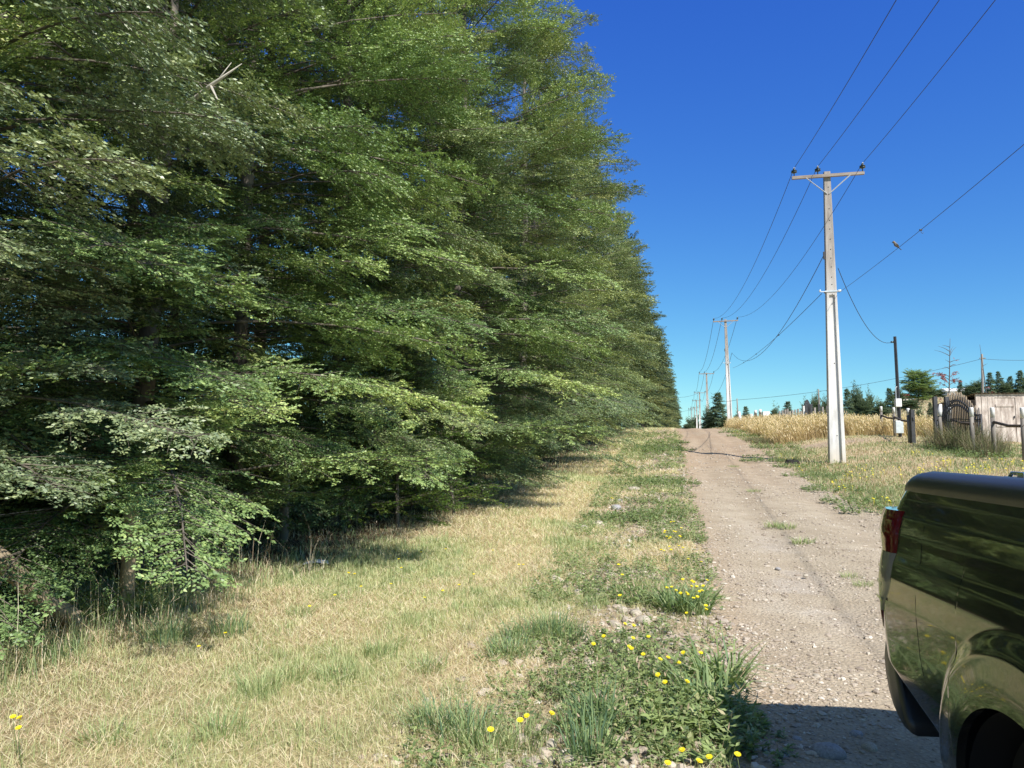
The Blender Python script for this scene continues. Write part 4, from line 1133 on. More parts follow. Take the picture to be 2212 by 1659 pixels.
def side_panel(s_list, ztop, wheels, nz=110, mirror=False):
    cols = []
    for s in s_list:
        lo = zlow(s)
        for c in wheels:
            if abs(s - c) < RW: lo = max(lo, ZC + math.sqrt(max(0, RW * RW - (s - c) ** 2)))
        col = []
        for k in range(nz + 1):
            z = lo + (ztop - lo) * k / nz
            x = side_x(s, z, wheels)
            col.append(((-1.80 - x) if mirror else x, s, z))
        cols.append(col)
    mb = MB(); vs = [p for c in cols for p in c]; n1 = nz + 1
    fs = [(i * n1 + k, i * n1 + k + 1, (i + 1) * n1 + k + 1, (i + 1) * n1 + k) for i in range(len(cols) - 1) for k in range(nz)]
    if mirror: fs = [f[::-1] for f in fs]
    mb.add(vs, fs, True)
    # returned edge so that the panel has thickness
    b0 = [c[0] for c in cols]; sgn = 1 if mirror else -1
    vs = b0 + [(p[0] + sgn * .03, p[1], p[2] + .002) for p in b0]; n2 = len(b0)
    mb.add(vs, [(i, i + 1, n2 + i + 1, n2 + i) for i in range(n2 - 1)], True)
    e = cols[0]; vs = e + [(p[0] + sgn * .06, p[1] - .012, p[2]) for p in e]
    mb.add(vs, [(k, k + 1, n1 + k + 1, n1 + k) for k in range(nz)], True)
    return mb
def s_cols(c, lo, hi):
    th = np.linspace(-math.pi / 2, math.pi / 2, 49)
    a = list(np.linspace(lo, c - RW, 90)) + [c + RW * math.sin(t) for t in th[1:-1]] + list(np.linspace(c + RW, hi, 14))
    return a
cl = s_cols(SC, .012, 1.60)
side_panel(cl, 1.375, (SC,)).build('bed_side', M['paint'], truck)
side_panel(cl, 1.375, (SC,), 40, True).build('bed_side', M['paint'], truck)
def thick(o, t, off=-1):
    md = o.modifiers.new('s', 'SOLIDIFY'); md.thickness = t; md.offset = off
# top rail cap, rounded, drooping at the tail
def rail_cap(mirror=False):
    prof_ = [(-.118, 1.345), (-.108, 1.372), (-.112, 1.398), (-.128, 1.420), (-.155, 1.436), (-.19, 1.442), (-.235, 1.438), (-.262, 1.424), (-.272, 1.40), (-.272, 1.345)]
    mb = MB(); vs = []; ss_ = [.035, .045, .065, .095, .14, .20, .30] + list(np.linspace(.4, 1.60, 16))
    for s in ss_:
        k = min(1, (s - .035) / .165); kk = math.sqrt(max(0, 1 - (1 - k) ** 2))
        for x, z in prof_:
            zz = 1.345 + (z - 1.345) * (.12 + .88 * kk); xx = -.19 + (x + .19) * (.75 + .25 * kk)
            xx += .0 if s > .15 else -.02 * (1 - kk)
            vs.append(((-1.8 - xx) if mirror else xx, s, zz - .01 * (1 - kk)))
    n_ = len(prof_); fs = [(i * n_ + k, (i + 1) * n_ + k, (i + 1) * n_ + k + 1, i * n_ + k + 1) for i in range(len(ss_) - 1) for k in range(n_ - 1)]
    fs.append(tuple(range(n_)))
    mb.add(vs, fs if mirror else [f[::-1] for f in fs], True)
    return mb
rail_cap().build('rail_cap', M['plastic'], truck); rail_cap(True).build('rail_cap', M['plastic'], truck)
mb = MB(); mb.box((-.245, .70, 1.436), (.03, .10, .008), bev=.002); mb.tube([(-.245, .66, 1.436), (-.245, .68, 1.452), (-.245, .72, 1.452), (-.245, .74, 1.44)], .007, 6); mb.box((-.245, .755, 1.446), (.03, .04, .024), bev=.004)
mb.build('tie_down', M['chrome'], truck)
# tail lamp wrapping the rear corner
def lamp_strip(z0, z1, s_edge, matn, name, parent, n=12):
    vs = []; ms = 16
    for k in range(n + 1):
        z = z0 + (z1 - z0) * k / n; se = s_edge(z)
        for j_ in range(ms + 1):
            q = j_ / ms
            s = -.055 + (se + .055) * q
            x = side_x(max(s, .0), z) + .010 + .026 * (1 - q) ** 1.5 + .036 * float(ss((z - 1.02) / .2)) * (1 - q) ** .7 - .016 * max(0, (q - .9) / .1)
            if s < .0: x -= 14 * s * s
            if q < .10: x -= .03 * (1 - q / .10)
            vs.append((x, s, z))
        # rear face
    mb = MB(); n_ = ms + 1
    mb.add(vs, [(k * n_ + j_, k * n_ + j_ + 1, (k + 1) * n_ + j_ + 1, (k + 1) * n_ + j_) for k in range(n) for j_ in range(ms)], True)
    rear = [vs[k * n_] for k in range(n + 1)]
    mb.add(rear + [(-.20, -.045, p[2]) for p in rear], [(k, k + 1, n + 2 + k, n + 1 + k) for k in range(n)], True)
    for k, f in ((0, 1), (n, 0)):
        row = vs[k * n_:(k + 1) * n_]; mb.add(row + [(-.2, .02, row[0][2])], [tuple(range(n_ + 1))])
    return mb.build(name, M[matn], parent)
lamp = empty('tail_lamp'); lamp.parent = truck
edge = lambda z: .01 + .185 * float(ss((z - .70) / .30))
lamp_strip(1.10, 1.275, edge, 'redlens', 'red_lens', lamp)
lamp_strip(.845, 1.099, edge, 'clearlens', 'clear_lens', lamp)
lamp_strip(.755, .844, edge, 'redlens', 'lower_red_lens', lamp, 6)
mb = MB()
for z in (.90, .965, 1.03): mb.add([(side_x(.06, z) + .024, .06, z), (side_x(.13, z) + .014, .13, z - .008), (side_x(.13, z) + .014, .13, z + .006), (side_x(.06, z) + .024, .06, z + .014)], [(0, 1, 2, 3), (3, 2, 1, 0)])
mb.build('reflector_bars', M['chrome'], lamp)
# tailgate, bed floor and inner walls, liner
mb = MB(); mb.box((-.9, .03, 1.06), (1.52, .05, .55), bev=.015); mb.box((-.9, .045, 1.355), (1.48, .07, .05), bev=.012); mb.build('tailgate', M['paint'], truck)
mb = MB(); mb.box((-.9, .82, .86), (1.40, 1.5, .03)); mb.box((-.27, .83, 1.11), (.03, 1.52, .5)); mb.box((-1.53, .83, 1.11), (.03, 1.52, .5)); mb.box((-.9, 1.60, 1.12), (1.40, .03, .5))
for k in range(9): mb.box((-1.45 + k * .137, .82, .882), (.05, 1.46, .016))
mb.build('bed_liner', M['plastic'], truck)
# bumper
mb = MB(); pr_ = [(-.07, .69), (-.095, .62), (-.085, .55), (-.05, .48), (.0, .43), (.06, .395), (.13, .375), (.22, .375), (.19, .43), (.02, .72)]
xs_ = [(-.055, .6), (-.06, .85), (-.075, 1), (-.2, 1.25), (-.9, 1.35), (-1.6, 1.25), (-1.745, 1), (-1.76, .85), (-1.77, .6)]
cs, cz = .14, .52; vs = []
for x, k in xs_:
    for s, z in pr_:
        kk = k if s < .05 else min(k, 1)
        vs.append((x, cs + (s - cs) * kk if s < cs else cs + (s - cs) * min(k, 1), cz + (z - cz) * min(1, .8 + .2 * k)))
n_ = len(pr_); fs = [(i * n_ + k, i * n_ + (k + 1) % n_, (i + 1) * n_ + (k + 1) % n_, (i + 1) * n_ + k) for i in range(len(xs_) - 1) for k in range(n_)]
fs += [tuple(range(n_))[::-1], tuple(range((len(xs_) - 1) * n_, len(xs_) * n_))]
mb.add(vs, fs, True); mb.build('rear_bumper', M['plastic'], truck)
# wheels and wheel housings
def wheel(x0, s, sgn):
    w = empty('wheel', (x0, s, ZC)); w.parent = truck
    mb = MB(); mb.lathe([(.22, -.11), (.33, -.12), (.36, -.09), (.37, -.04), (.37, .04), (.36, .09), (.33, .12), (.22, .11)], (0, 0, 0), 40, axis='x')
    for k in range(36):
        a = k * math.pi / 18; mb.box((0, .368 * math.cos(a), .368 * math.sin(a)), (.15, .012, .035), Matrix.Rotation(a, 3, 'X'))
    mb.build('tyre', M['rubber'], w)
    mb = MB(); mb.lathe([(.235, -.1), (.235, .1), (.21, .09 * sgn), (.06, .05 * sgn), (0, .06 * sgn)], (0, 0, 0), 30, axis='x')
    for k in range(6):
        a = k * math.pi / 3; mb.box((.085 * sgn, .12 * math.cos(a), .12 * math.sin(a)), (.02, .2, .05), Matrix.Rotation(a, 3, 'X'), bev=.006)
    mb.build('rim', M['chrome'], w)
for s in (SC, SC + 3.05):
    wheel(-.235, s, 1); wheel(-1.565, s, -1)
    for m_ in (0, 1):
        mb = MB(); vs = []
        for x in (-.02, -.36):
            for k in range(25):
                a = math.pi * k / 24; vs.append(((-1.8 - x) if m_ else x, s + (RW + .012) * math.cos(a), ZC - .02 + (RW + .012) * math.sin(a)))
        mb.add(vs, [(k, k + 1, 25 + k + 1, 25 + k) for k in range(24)], True)
        mb.add(vs[25:], [tuple(range(25))]); xq = vs[25][0]; mb.box((xq, s, .26), (.02, 1.1, .46)); mb.build('wheel_housing', M['rubber'], truck)
for sx_ in (-.165, -1.635): MB().box((sx_, SC - .425, .40), (.37, .012, .50)).build('mud_flap', M['rubber'], truck)
mb = MB(); mb.box((-.9, 2.4, .48), (.9, 4.6, .14)); mb.tube([(-1.5, SC, ZC), (-.3, SC, ZC)], .05, 8); mb.build('chassis', M['rubber'], truck)
# cab and bonnet (ahead of the bed, beside and behind the camera)
sp_ = [(side_x(.40 + .05 * q / 9, 1.30 - .62 * q / 9) + .0002, .40 + .05 * q / 9, 1.30 - .62 * q / 9) for q in range(10)]
MB().tube(sp_, .0009, 4, cap=False).build('panel_seam', M['rubber'], truck)
cl2 = s_cols(SC + 3.05, 1.63, 5.05)
for mrr in (False, True): side_panel(cl2, 1.12, (SC + 3.05,), 30, mrr).build('cab_side', M['paint'], truck)
mb = MB(); sec_ = [(1.64, 1.12, .06), (1.72, 1.74, .16), (2.2, 1.82, .19), (2.9, 1.82, .19), (3.3, 1.74, .17), (3.95, 1.16, .08), (4.4, 1.13, .10), (4.95, 1.03, .14), (5.06, .8, .12), (5.08, .42, .1)]
vs = []
for s, z, ins in sec_:
    vs += [(-ins, s, z - .03), (-ins - .05, s, z), (-.9, s, z + .02), (-1.75 + ins, s, z), (-1.8 + ins, s, z - .03)]
fs = [(i * 5 + k, i * 5 + k + 1, (i + 1) * 5 + k + 1, (i + 1) * 5 + k) for i in range(len(sec_) - 1) for k in range(4)]
mb.add(vs, fs, True); mb.build('cab_shell', M['paint'], truck)
for sd_ in (-.02, -1.78):
    q = 1 if sd_ > -1 else -1
    for s0, s1, s0t, s1t in ((1.72, 2.45, 1.80, 2.42), (2.52, 3.75, 2.50, 3.25)):
        mb = MB(); xb = sd_ - q * .035; xt = sd_ - q * .155
        mb.add([(xb, s0, 1.12), (xb, s1, 1.12), (xt, s1t, 1.70), (xt, s0t, 1.70)], [(0, 1, 2, 3)]); o = mb.build('side_window', M['glass'], truck); thick(o, .01)
    mb = MB(); mb.box((sd_ + q * .14, 3.45, 1.2), (.2, .12, .22), bev=.03); mb.build('mirror', M['paint'], truck)
mb = MB(); mb.box((-.9, 5.08, .62), (1.7, .16, .34), bev=.04); mb.build('front_bumper', M['paint'], truck)

# ---------------------------------------------------------------- grasses
def blade_arrays(P, h, w, az, lean, curl, tint, rg):
    n = len(P)
    d = np.stack([np.cos(az), np.sin(az), np.zeros(n)], 1)
    fa = az + rg.uniform(.6, 2.5, n)
    s = np.stack([np.cos(fa), np.sin(fa), np.zeros(n)], 1) * (w / 2)[:, None]
    up = np.array([0, 0, 1.])
    m_ = P + (d * np.sin(lean)[:, None] + up * np.cos(lean)[:, None]) * (h * .52)[:, None]
    l2 = lean + curl
    t_ = m_ + (d * np.sin(l2)[:, None] + up * np.cos(l2)[:, None]) * (h * .5)[:, None]
    V = np.stack([P - s, P + s, m_ + s * .8, m_ - s * .8, t_], 1).reshape(-1, 3)
    b_ = np.arange(n) * 5
    quads = np.stack([b_, b_ + 1, b_ + 2, b_ + 3], 1); tris = np.stack([b_ + 3, b_ + 2, b_ + 4], 1)
    loops = np.concatenate([np.concatenate([quads, tris], 1).ravel()])
    sizes = np.tile([4, 3], n)
    return V, sizes, loops, np.repeat(tint, 2)
def grass_object(name, parts, mat, label, cat, kind='stuff', parent=None, group=None, loc=None):
    V = []; S = []; L = []; T_ = []; off = 0
    for v, s, l, t in parts:
        V.append(v); S.append(s); L.append(l + off); T_.append(t); off += len(v)
    me = np_mesh(name, np.concatenate(V), np.concatenate(S), np.concatenate(L), np.clip(np.concatenate(T_), 0, 1))
    o = link_mesh(name, me, mat, parent, loc)
    if label: tag(o, label, cat, group, kind)
    return o
def scatter(y0, y1, xlo, xhi, dens, rg, step=.5):
    """points with density dens(y) per square metre between xlo(y) and xhi(y)"""
    X = []; Y = []
    y = y0
    while y < y1:
        st = max(step, y * .04); ym = y + st / 2; a = float(xlo(ym)); b_ = float(xhi(ym))
        if b_ > a:
            n = int(dens(ym) * (b_ - a) * st)
            X.append(rg.uniform(a, b_, n)); Y.append(rg.uniform(y, y + st, n))
        y += st
    return np.concatenate(X), np.concatenate(Y)
rg = np.random.default_rng(101)
lodw = lambda y: np.maximum(.0034, .00078 * y)
# --- mown verge on the left
xlo = lambda y: max(-.86 * y - .6, hedge_x(y) - 1.2)
xhi = lambda y: .33 + .213 * y - .05
X, Y = scatter(2.3, 66, xlo, xhi, lambda y: min(5200, 5200 * (7.0 / y) ** 1.9), rg)
gm = green_map(X, Y); dm = dirtness(X, Y); hd = X - hedge_x(Y)
edge_t = (.33 + .213 * Y) - X
keep = rg.random(len(X)) > np.clip(dm * 1.7 - .2, 0, .93)
keep &= rg.random(len(X)) > .85 * np.exp(-(hd / 1.5) ** 2) * (Y > 8)
X, Y, gm, hd, edge_t = X[keep], Y[keep], gm[keep], hd[keep], edge_t[keep]
n = len(X); Z = gz(X, Y); far = np.clip((Y - 8) / 10, 0, 1)
isg = rg.random(n) < np.clip(.22 + (gm - .5) * 3.2 + .20 * np.exp(-((edge_t - 1.6) / 1.2) ** 2) - .25 * far, .10, .9)
# straw
k = ~isg; m_ = k.sum(); y_ = Y[k]
sc_l = 1 + .06 * np.maximum(y_ - 6, 0)
pA = blade_arrays(np.stack([X[k], Y[k], Z[k] + rg.uniform(.0, .028, m_)], 1), rg.uniform(.03, .095, m_) * np.minimum(sc_l, 2.2), lodw(y_) * rg.uniform(.55, 1.0, m_), rg.uniform(0, 6.28, m_),
                  rg.uniform(.85, 1.5, m_), rg.uniform(-.3, .35, m_), np.clip(rg.normal(.17, .14, m_) + .35 * (rg.random(m_) < .22), 0, .58), rg)
k = isg; m_ = k.sum(); y_ = Y[k]
tuft = noise(X[k], Y[k], .16, 91) ** 2
hh = rg.uniform(.025, .06, m_) * (1 + 1.3 * tuft) * np.minimum(1 + .04 * np.maximum(y_ - 6, 0), 1.8)
pB = blade_arrays(np.stack([X[k], Y[k], Z[k]], 1), hh, lodw(y_) * rg.uniform(.7, 1.2, m_), rg.uniform(0, 6.28, m_), np.abs(rg.normal(.25, .22, m_)), rg.uniform(-.1, .7, m_),
                  np.clip(rg.normal(.50, .085, m_) + .16 * tuft + .2 * (gm[k] - .5) - .05 * far[k], .3, .95), rg)
# long straws lying across the turf
X, Y = scatter(2.5, 13, lambda y: max(-.8 * y, hedge_x(y) + .8), lambda y: .33 + .213 * y - .2, lambda y: 34, rg)
m_ = len(X)
pC = blade_arrays(np.stack([X, Y, gz(X, Y) + .03 + rg.uniform(0, .015, m_)], 1), rg.uniform(.14, .34, m_), np.maximum(.0028, .0006 * Y), rg.uniform(0, 6.28, m_), rg.uniform(1.38, 1.56, m_), rg.uniform(-.1, .18, m_), rg.uniform(0, .12, m_), rg)
grass_object('mown_grass', [pA, pB, pC], M['grass'], 'mown verge of dry straw and short green grass between the evergreen row and the road', 'grass')
# --- longer shaded grass at the foot of the row
X, Y = scatter(3.5, 30, lambda y: max(-.86 * y - .5, hedge_x(y) - 2.2), lambda y: hedge_x(y) + 1.25, lambda y: min(520, 520 * (6.5 / y) ** 1.6), rg)
w_ = np.exp(-((X - hedge_x(Y) + (Y < 9) * -.9 - .1) / .75) ** 2) * (Y < 9) + .25
kk = rg.random(len(X)) < w_; X, Y = X[kk], Y[kk]; m_ = len(X)
pD = blade_arrays(np.stack([X, Y, gz(X, Y)], 1), rg.uniform(.10, .36, m_) * np.where(Y < 6.6, 1.15, .6), lodw(Y) * rg.uniform(.9, 1.5, m_), rg.uniform(0, 6.28, m_), np.abs(rg.normal(.25, .2, m_)), rg.uniform(.1, 1.3, m_), np.where(rg.random(m_) < .35, rg.uniform(0, .35, m_), rg.uniform(.55, .9, m_)), rg)
X, Y = scatter(4.5, 8.5, lambda y: max(-.8 * y, -5.2 + .235 * y), lambda y: hedge_x(y) + 1.2, lambda y: 26, rg); m_ = len(X)
pE = blade_arrays(np.stack([X, Y, gz(X, Y)], 1), rg.uniform(.5, .95, m_), np.full(m_, .0035), rg.uniform(0, 6.28, m_), np.abs(rg.normal(.15, .15, m_)), rg.uniform(.1, .8, m_), rg.uniform(0, .3, m_), rg)
grass_object('shaded_grass', [pD, pE], M['grass'], 'long rank grass and dry stalks in the shade at the foot of the evergreen row', 'grass')
# --- meadow on the right of the road
xlo = lambda y: .33 + .213 * y + ROAD_W - .02
xhi = lambda y: min(.78 * y + 1, 34)
X, Y = scatter(5.0, 62, xlo, xhi, lambda y: min(1500, 700 * (14. / y) ** 1.75), rg)
rd = X - (.33 + .213 * Y + ROAD_W)
gold = ss((Y - 34.2 - 1.2 * (noise(X, Y * 0, 1.5, 70) - .5)) / .8) * ss((rd - .95) / .35)
dm = dirtness(X, Y)
kk = (rg.random(len(X)) > gold * .9) & (rg.random(len(X)) > np.clip(dm * 1.3 - .1, 0, .92)) ; X, Y, rd = X[kk], Y[kk], rd[kk]; m_ = len(X)
gm = fbm(X, Y, 2.4, 66); near_road = np.exp(-(rd / 1.8) ** 2)
dry = rg.random(m_) < np.clip(.68 + (gm - .5) * 2.2 - .35 * near_road + .3 * ss((Y - 26) / 5), .12, .92)
hh = rg.uniform(.04, .10, m_) * (1 + .9 * near_road + .5 * (noise(X, Y, .5, 95) > .6)) * np.where(dry, .9, 1)
pF = blade_arrays(np.stack([X, Y, gz(X, Y)], 1), hh, lodw(Y) * rg.uniform(.7, 1.2, m_) * .9, rg.uniform(0, 6.28, m_), np.where(dry, rg.uniform(.2, 1.2, m_), np.abs(rg.normal(.3, .2, m_))), rg.uniform(0, .7, m_),
                  np.where(dry, np.where(rg.random(m_) < .3, rg.uniform(.38, .5, m_), rg.uniform(.16, .34, m_)), rg.uniform(.55, .88, m_)), rg)
grass_object('meadow_grass', [pF], M['meadow'], 'short yellowing meadow grass on the right of the road around the nearest pole', 'grass')
# --- golden tall grass
X, Y = scatter(33, 68, lambda y: .33 + .213 * y + ROAD_W + .8, lambda y: min(.66 * y + 2, 24 if y < 46 else max(24 - (y - 46) * 1.0, .415 * y)), lambda y: 430 * (34 / y) ** 1.1, rg)
rd = X - (.33 + .213 * Y + ROAD_W)
gold = ss((Y - 34.0 - 2.6 * (noise(X, Y * .3, 1.5, 70) - .5)) / 1.6) * ss((rd - .7 - .8 * (noise(Y, X * 0, 1.3, 71) - .3)) / .6)
shed_clear = (X > 20.5) & (Y < 42) & (Y < 33 + (X - 20.5) * 1.2 + 4)
kk = (rg.random(len(X)) < gold) & ~shed_clear; X, Y, rd = X[kk], Y[kk], rd[kk]; m_ = len(X)
hgt = rg.uniform(.45, .98, m_) * (.45 + .55 * gold[kk]) * (.75 + .5 * noise(X, Y, 1.3, 44)) * (.55 + .45 * ss(rd / 2.5))
clump = noise(X, Y, .5, 45)
aa = rg.normal(2.6, .9, m_)
edge_brown = np.exp(-((Y - 34.6) / .9) ** 2) * (noise(X, Y, .9, 46) > .45)
pG = blade_arrays(np.stack([X, Y, gz(X, Y)], 1), hgt, .017 * rg.uniform(.5, 1.2, m_) * Y / 38, aa, np.abs(rg.normal(.12, .12, m_)) + .06 * clump, rg.uniform(.05, .55, m_), np.clip(rg.normal(.52, .16, m_) + .35 * (clump - .5) - .4 * edge_brown, 0, 1), rg)
sel = rg.random(m_) < .35; q = sel.sum()
top = pG[0].reshape(-1, 5, 3)[sel][:, 4]
pH = blade_arrays(top - np.array([0, 0, .04]), rg.uniform(.07, .15, q), np.full(q, .035), aa[sel], rg.uniform(.1, .8, q), rg.uniform(.1, .6, q), rg.uniform(.55, 1, q), rg)
grass_object('golden_grass', [pG, pH], M['golden'], 'tall golden dry grass filling the bank beyond the side track', 'grass')
# tan hillside grass
X, Y = scatter(62, 135, lambda y: .40 * y, lambda y: .75 * y, lambda y: 16 * (80 / y) ** 1.5, rg, 1.0); m_ = len(X)
pI = blade_arrays(np.stack([X, Y, gz(X, Y)], 1), rg.uniform(.15, .35, m_), np.full(m_, .06), rg.uniform(0, 6.28, m_), rg.uniform(.1, .6, m_), rg.uniform(.1, .6, m_), rg.uniform(.1, .6, m_), rg)
grass_object('hillside_grass', [pI], M['meadow'], 'thin tan grass covering the far hillside on the right', 'grass')

# --- single tufts of long green grass
def tuft_mesh(seed, n, r, h, w, tint0, tint1, curl=.7, lean=.22):
    g_ = np.random.default_rng(seed); a = g_.uniform(0, 6.28, n); q = r * np.sqrt(g_.random(n))
    P = np.stack([q * np.cos(a), q * np.sin(a), np.full(n, -.01)], 1)
    az = a + g_.normal(0, .7, n)
    v, s, l, t = blade_arrays(P, g_.uniform(.45, 1., n) * h, w * g_.uniform(.7, 1.2, n), az, np.abs(g_.normal(lean, .16, n)), g_.uniform(.0, curl, n), g_.uniform(tint0, tint1, n), g_)
    me = np_mesh('blades', v, s, l, t); me.materials.append(M['grass']); return me
TUF = [tuft_mesh(1, 190, .13, .30, .0055, .62, 1.0, .5), tuft_mesh(2, 120, .10, .22, .005, .5, .85, .6), tuft_mesh(3, 90, .08, .36, .007, .8, 1.0, .8), tuft_mesh(4, 75, .10, .42, .016, .66, .9, 1.5, .5)]
tufts = [(1100, 1420, 0, 'tall upright tuft of long bluish grass left of the weeds'), (1128, 1385, 0, 'long grass tuft directly behind the tallest bluish tuft'), (1190, 1370, 0, 'dense grass tuft in the middle of the verge edge'), (1225, 1385, 0, 'dense grass tuft joined to its left neighbour at the verge edge'),
         (1268, 1640, 2, 'bluish long leaved tuft at the bottom edge above the stones'), (1285, 1575, 2, 'thin bluish tuft above the tuft at the bottom edge'), (1130, 1610, 1, 'small tuft around the largest yellow flower'), (1060, 1630, 1, 'small green tuft by the second largest yellow flower'),
         (945, 1570, 0, 'broad green tuft in the mown verge at bottom centre'), (985, 1500, 1, 'loose green tuft above the broad tuft at bottom centre'), (925, 1450, 1, 'loose green tuft left of centre in the mown verge'), (1010, 1600, 0, 'green tuft right of the broad tuft at bottom centre'),
         (560, 1500, 1, 'pale green tuft in the left half of the mown verge'), (620, 1475, 1, 'pale green tuft beside its neighbour in the left half of the verge'), (480, 1590, 1, 'low green tuft near the bottom left of the verge'), (230, 1600, 1, 'low green tuft near the bottom left corner'),
         (730, 1470, 1, 'short green tuft in the centre left of the verge'), (820, 1420, 1, 'short green tuft in the centre of the verge'), (1285, 1310, 1, 'small tuft beside the pale stones of the verge'), (1560, 1480, 3, 'broad bladed grass arching over the edge of the road'), (1535, 1530, 3, 'broad bladed grass clump at the left edge of the truck shadow'),
         (1500, 1325, 3, 'broad bladed grass under the cluster of yellow flowers'), (1460, 1320, 3, 'broad bladed grass left part of the flower cluster'), (1700, 1142, 1, 'green tuft growing alone in the middle of the road'), (1672, 1138, 1, 'green tuft touching the lone tuft in the middle of the road'), (1628, 1064, 1, 'smaller tuft in the middle of the road farther up'), (1865, 1268, 1, 'dry green tuft on the road just left of the tail lamp'), (1838, 1250, 1, 'little green tuft on the road left of the dry tuft by the tail lamp'),
         (1735, 1175, 1, 'tiny tuft on the road right below the lone middle tuft'), (1585, 1010, 1, 'thin tuft line on the road near the pole shadow'), (650, 1330, 1, 'green tuft on the rim of the tree shade'), (500, 1370, 0, 'long green tuft where the tree shade meets the mown grass'), (360, 1390, 0, 'long tuft at the rim of the shade near the fence post'), (120, 1420, 0, 'rank green tuft at the left edge below the log'), (40, 1400, 0, 'rank dark tuft at the far left edge below the log')]
for k, (px, py, v, lab) in enumerate(tufts):
    p = hit(px, py); t = link_mesh('grass_tuft', TUF[v], None, None, p); D = p.y
    s = 1.0 if D < 9 else 1.0
    if 'road' in lab and v == 1: s = .75 if D < 9 else .95
    hh_ = (.6 if ('road' in lab and v == 1) else (.62 + .3 * ((k * 7) % 5) / 5) if v in (0, 1) else .9)
    t.scale = (s * (1.5 if D > 9 else 1.2), s * (1.5 if D > 9 else 1.2), s * hh_); t.rotation_euler = (0, 0, k * 1.7)
    tag(t, lab, 'grass tuft', 'tufts of long grass')

# --- broad leaved weeds
def weed_mesh(seed, n_st, R, h, leaf, seedheads=0.0, t0=.2, t1=.8, blunt=.42):
    g_ = np.random.default_rng(seed)
    a = g_.uniform(0, 6.28, n_st); q = R * np.sqrt(g_.random(n_st))
    B = np.stack([q * np.cos(a), q * np.sin(a), np.zeros(n_st)], 1)
    out = unit(np.stack([np.cos(a), np.sin(a), np.zeros(n_st)], 1) + g_.normal(0, .5, (n_st, 3)) * [1, 1, 0])
    hs = h * g_.uniform(.4, 1.1, n_st) * (1 - .45 * (q / R) ** 2)
    le = g_.uniform(.1, .9, n_st)
    D = unit(out * le[:, None] + np.array([0, 0, 1.]))
    nl = 11
    w_ = (np.arange(nl)[None, :] + g_.random((n_st, nl))) / nl
    P = B[:, None, :] + D[:, None, :] * (hs[:, None] * w_)[..., None]
    az = g_.uniform(0, 6.28, (n_st, nl))
    Ld = np.stack([np.cos(az), np.sin(az), g_.uniform(-.15, .75, (n_st, nl))], -1)
    Ld = unit(Ld).reshape(-1, 3); P = P.reshape(-1, 3)
    N = unit(np.array([0, 0, 1.]) - Ld * Ld[:, 2:3] + g_.normal(0, .3, P.shape))
    ls = leaf * g_.uniform(.5, 1.25, len(P)) * (1.15 - .5 * w_.ravel())
    V = [leaf_quads(P, Ld, N, ls, ls * g_.uniform(blunt * .7, blunt * 1.2, len(P)))]
    T_ = [np.clip(g_.normal((t0 + t1) / 2, (t1 - t0) / 3, len(P)), 0, .9)]
    # stems and seed spikes as thin kites
    V.append(leaf_quads(B, D, unit(np.cross(D, [[1., .3, 0]])), hs, np.full(n_st, .005))); T_.append(np.full(n_st, .55))
    ns = int(n_st * seedheads)
    if ns:
        tops = (B + D * hs[:, None])[:ns]
        V.append(leaf_quads(tops, unit(D[:ns] + g_.normal(0, .2, (ns, 3))), unit(g_.normal(0, 1, (ns, 3))), np.full(ns, .045), np.full(ns, .011))); T_.append(np.full(ns, 1.))
    V = np.concatenate(V); T_ = np.concatenate(T_); m_ = len(T_)
    me = np_mesh('weed_leaves', V, np.full(m_, 4), np.arange(4 * m_), T_); me.materials.append(M['weed']); return me
WD = [weed_mesh(1, 62, .34, .17, .050, .5), weed_mesh(2, 66, .36, .12, .040, .6, blunt=.5), weed_mesh(3, 48, .26, .22, .085, .2, .4, .85, .34), weed_mesh(4, 120, .60, .20, .055, .0, .1, .7, .5), weed_mesh(5, 50, .36, .07, .036, .0, .1, .7, .6)]
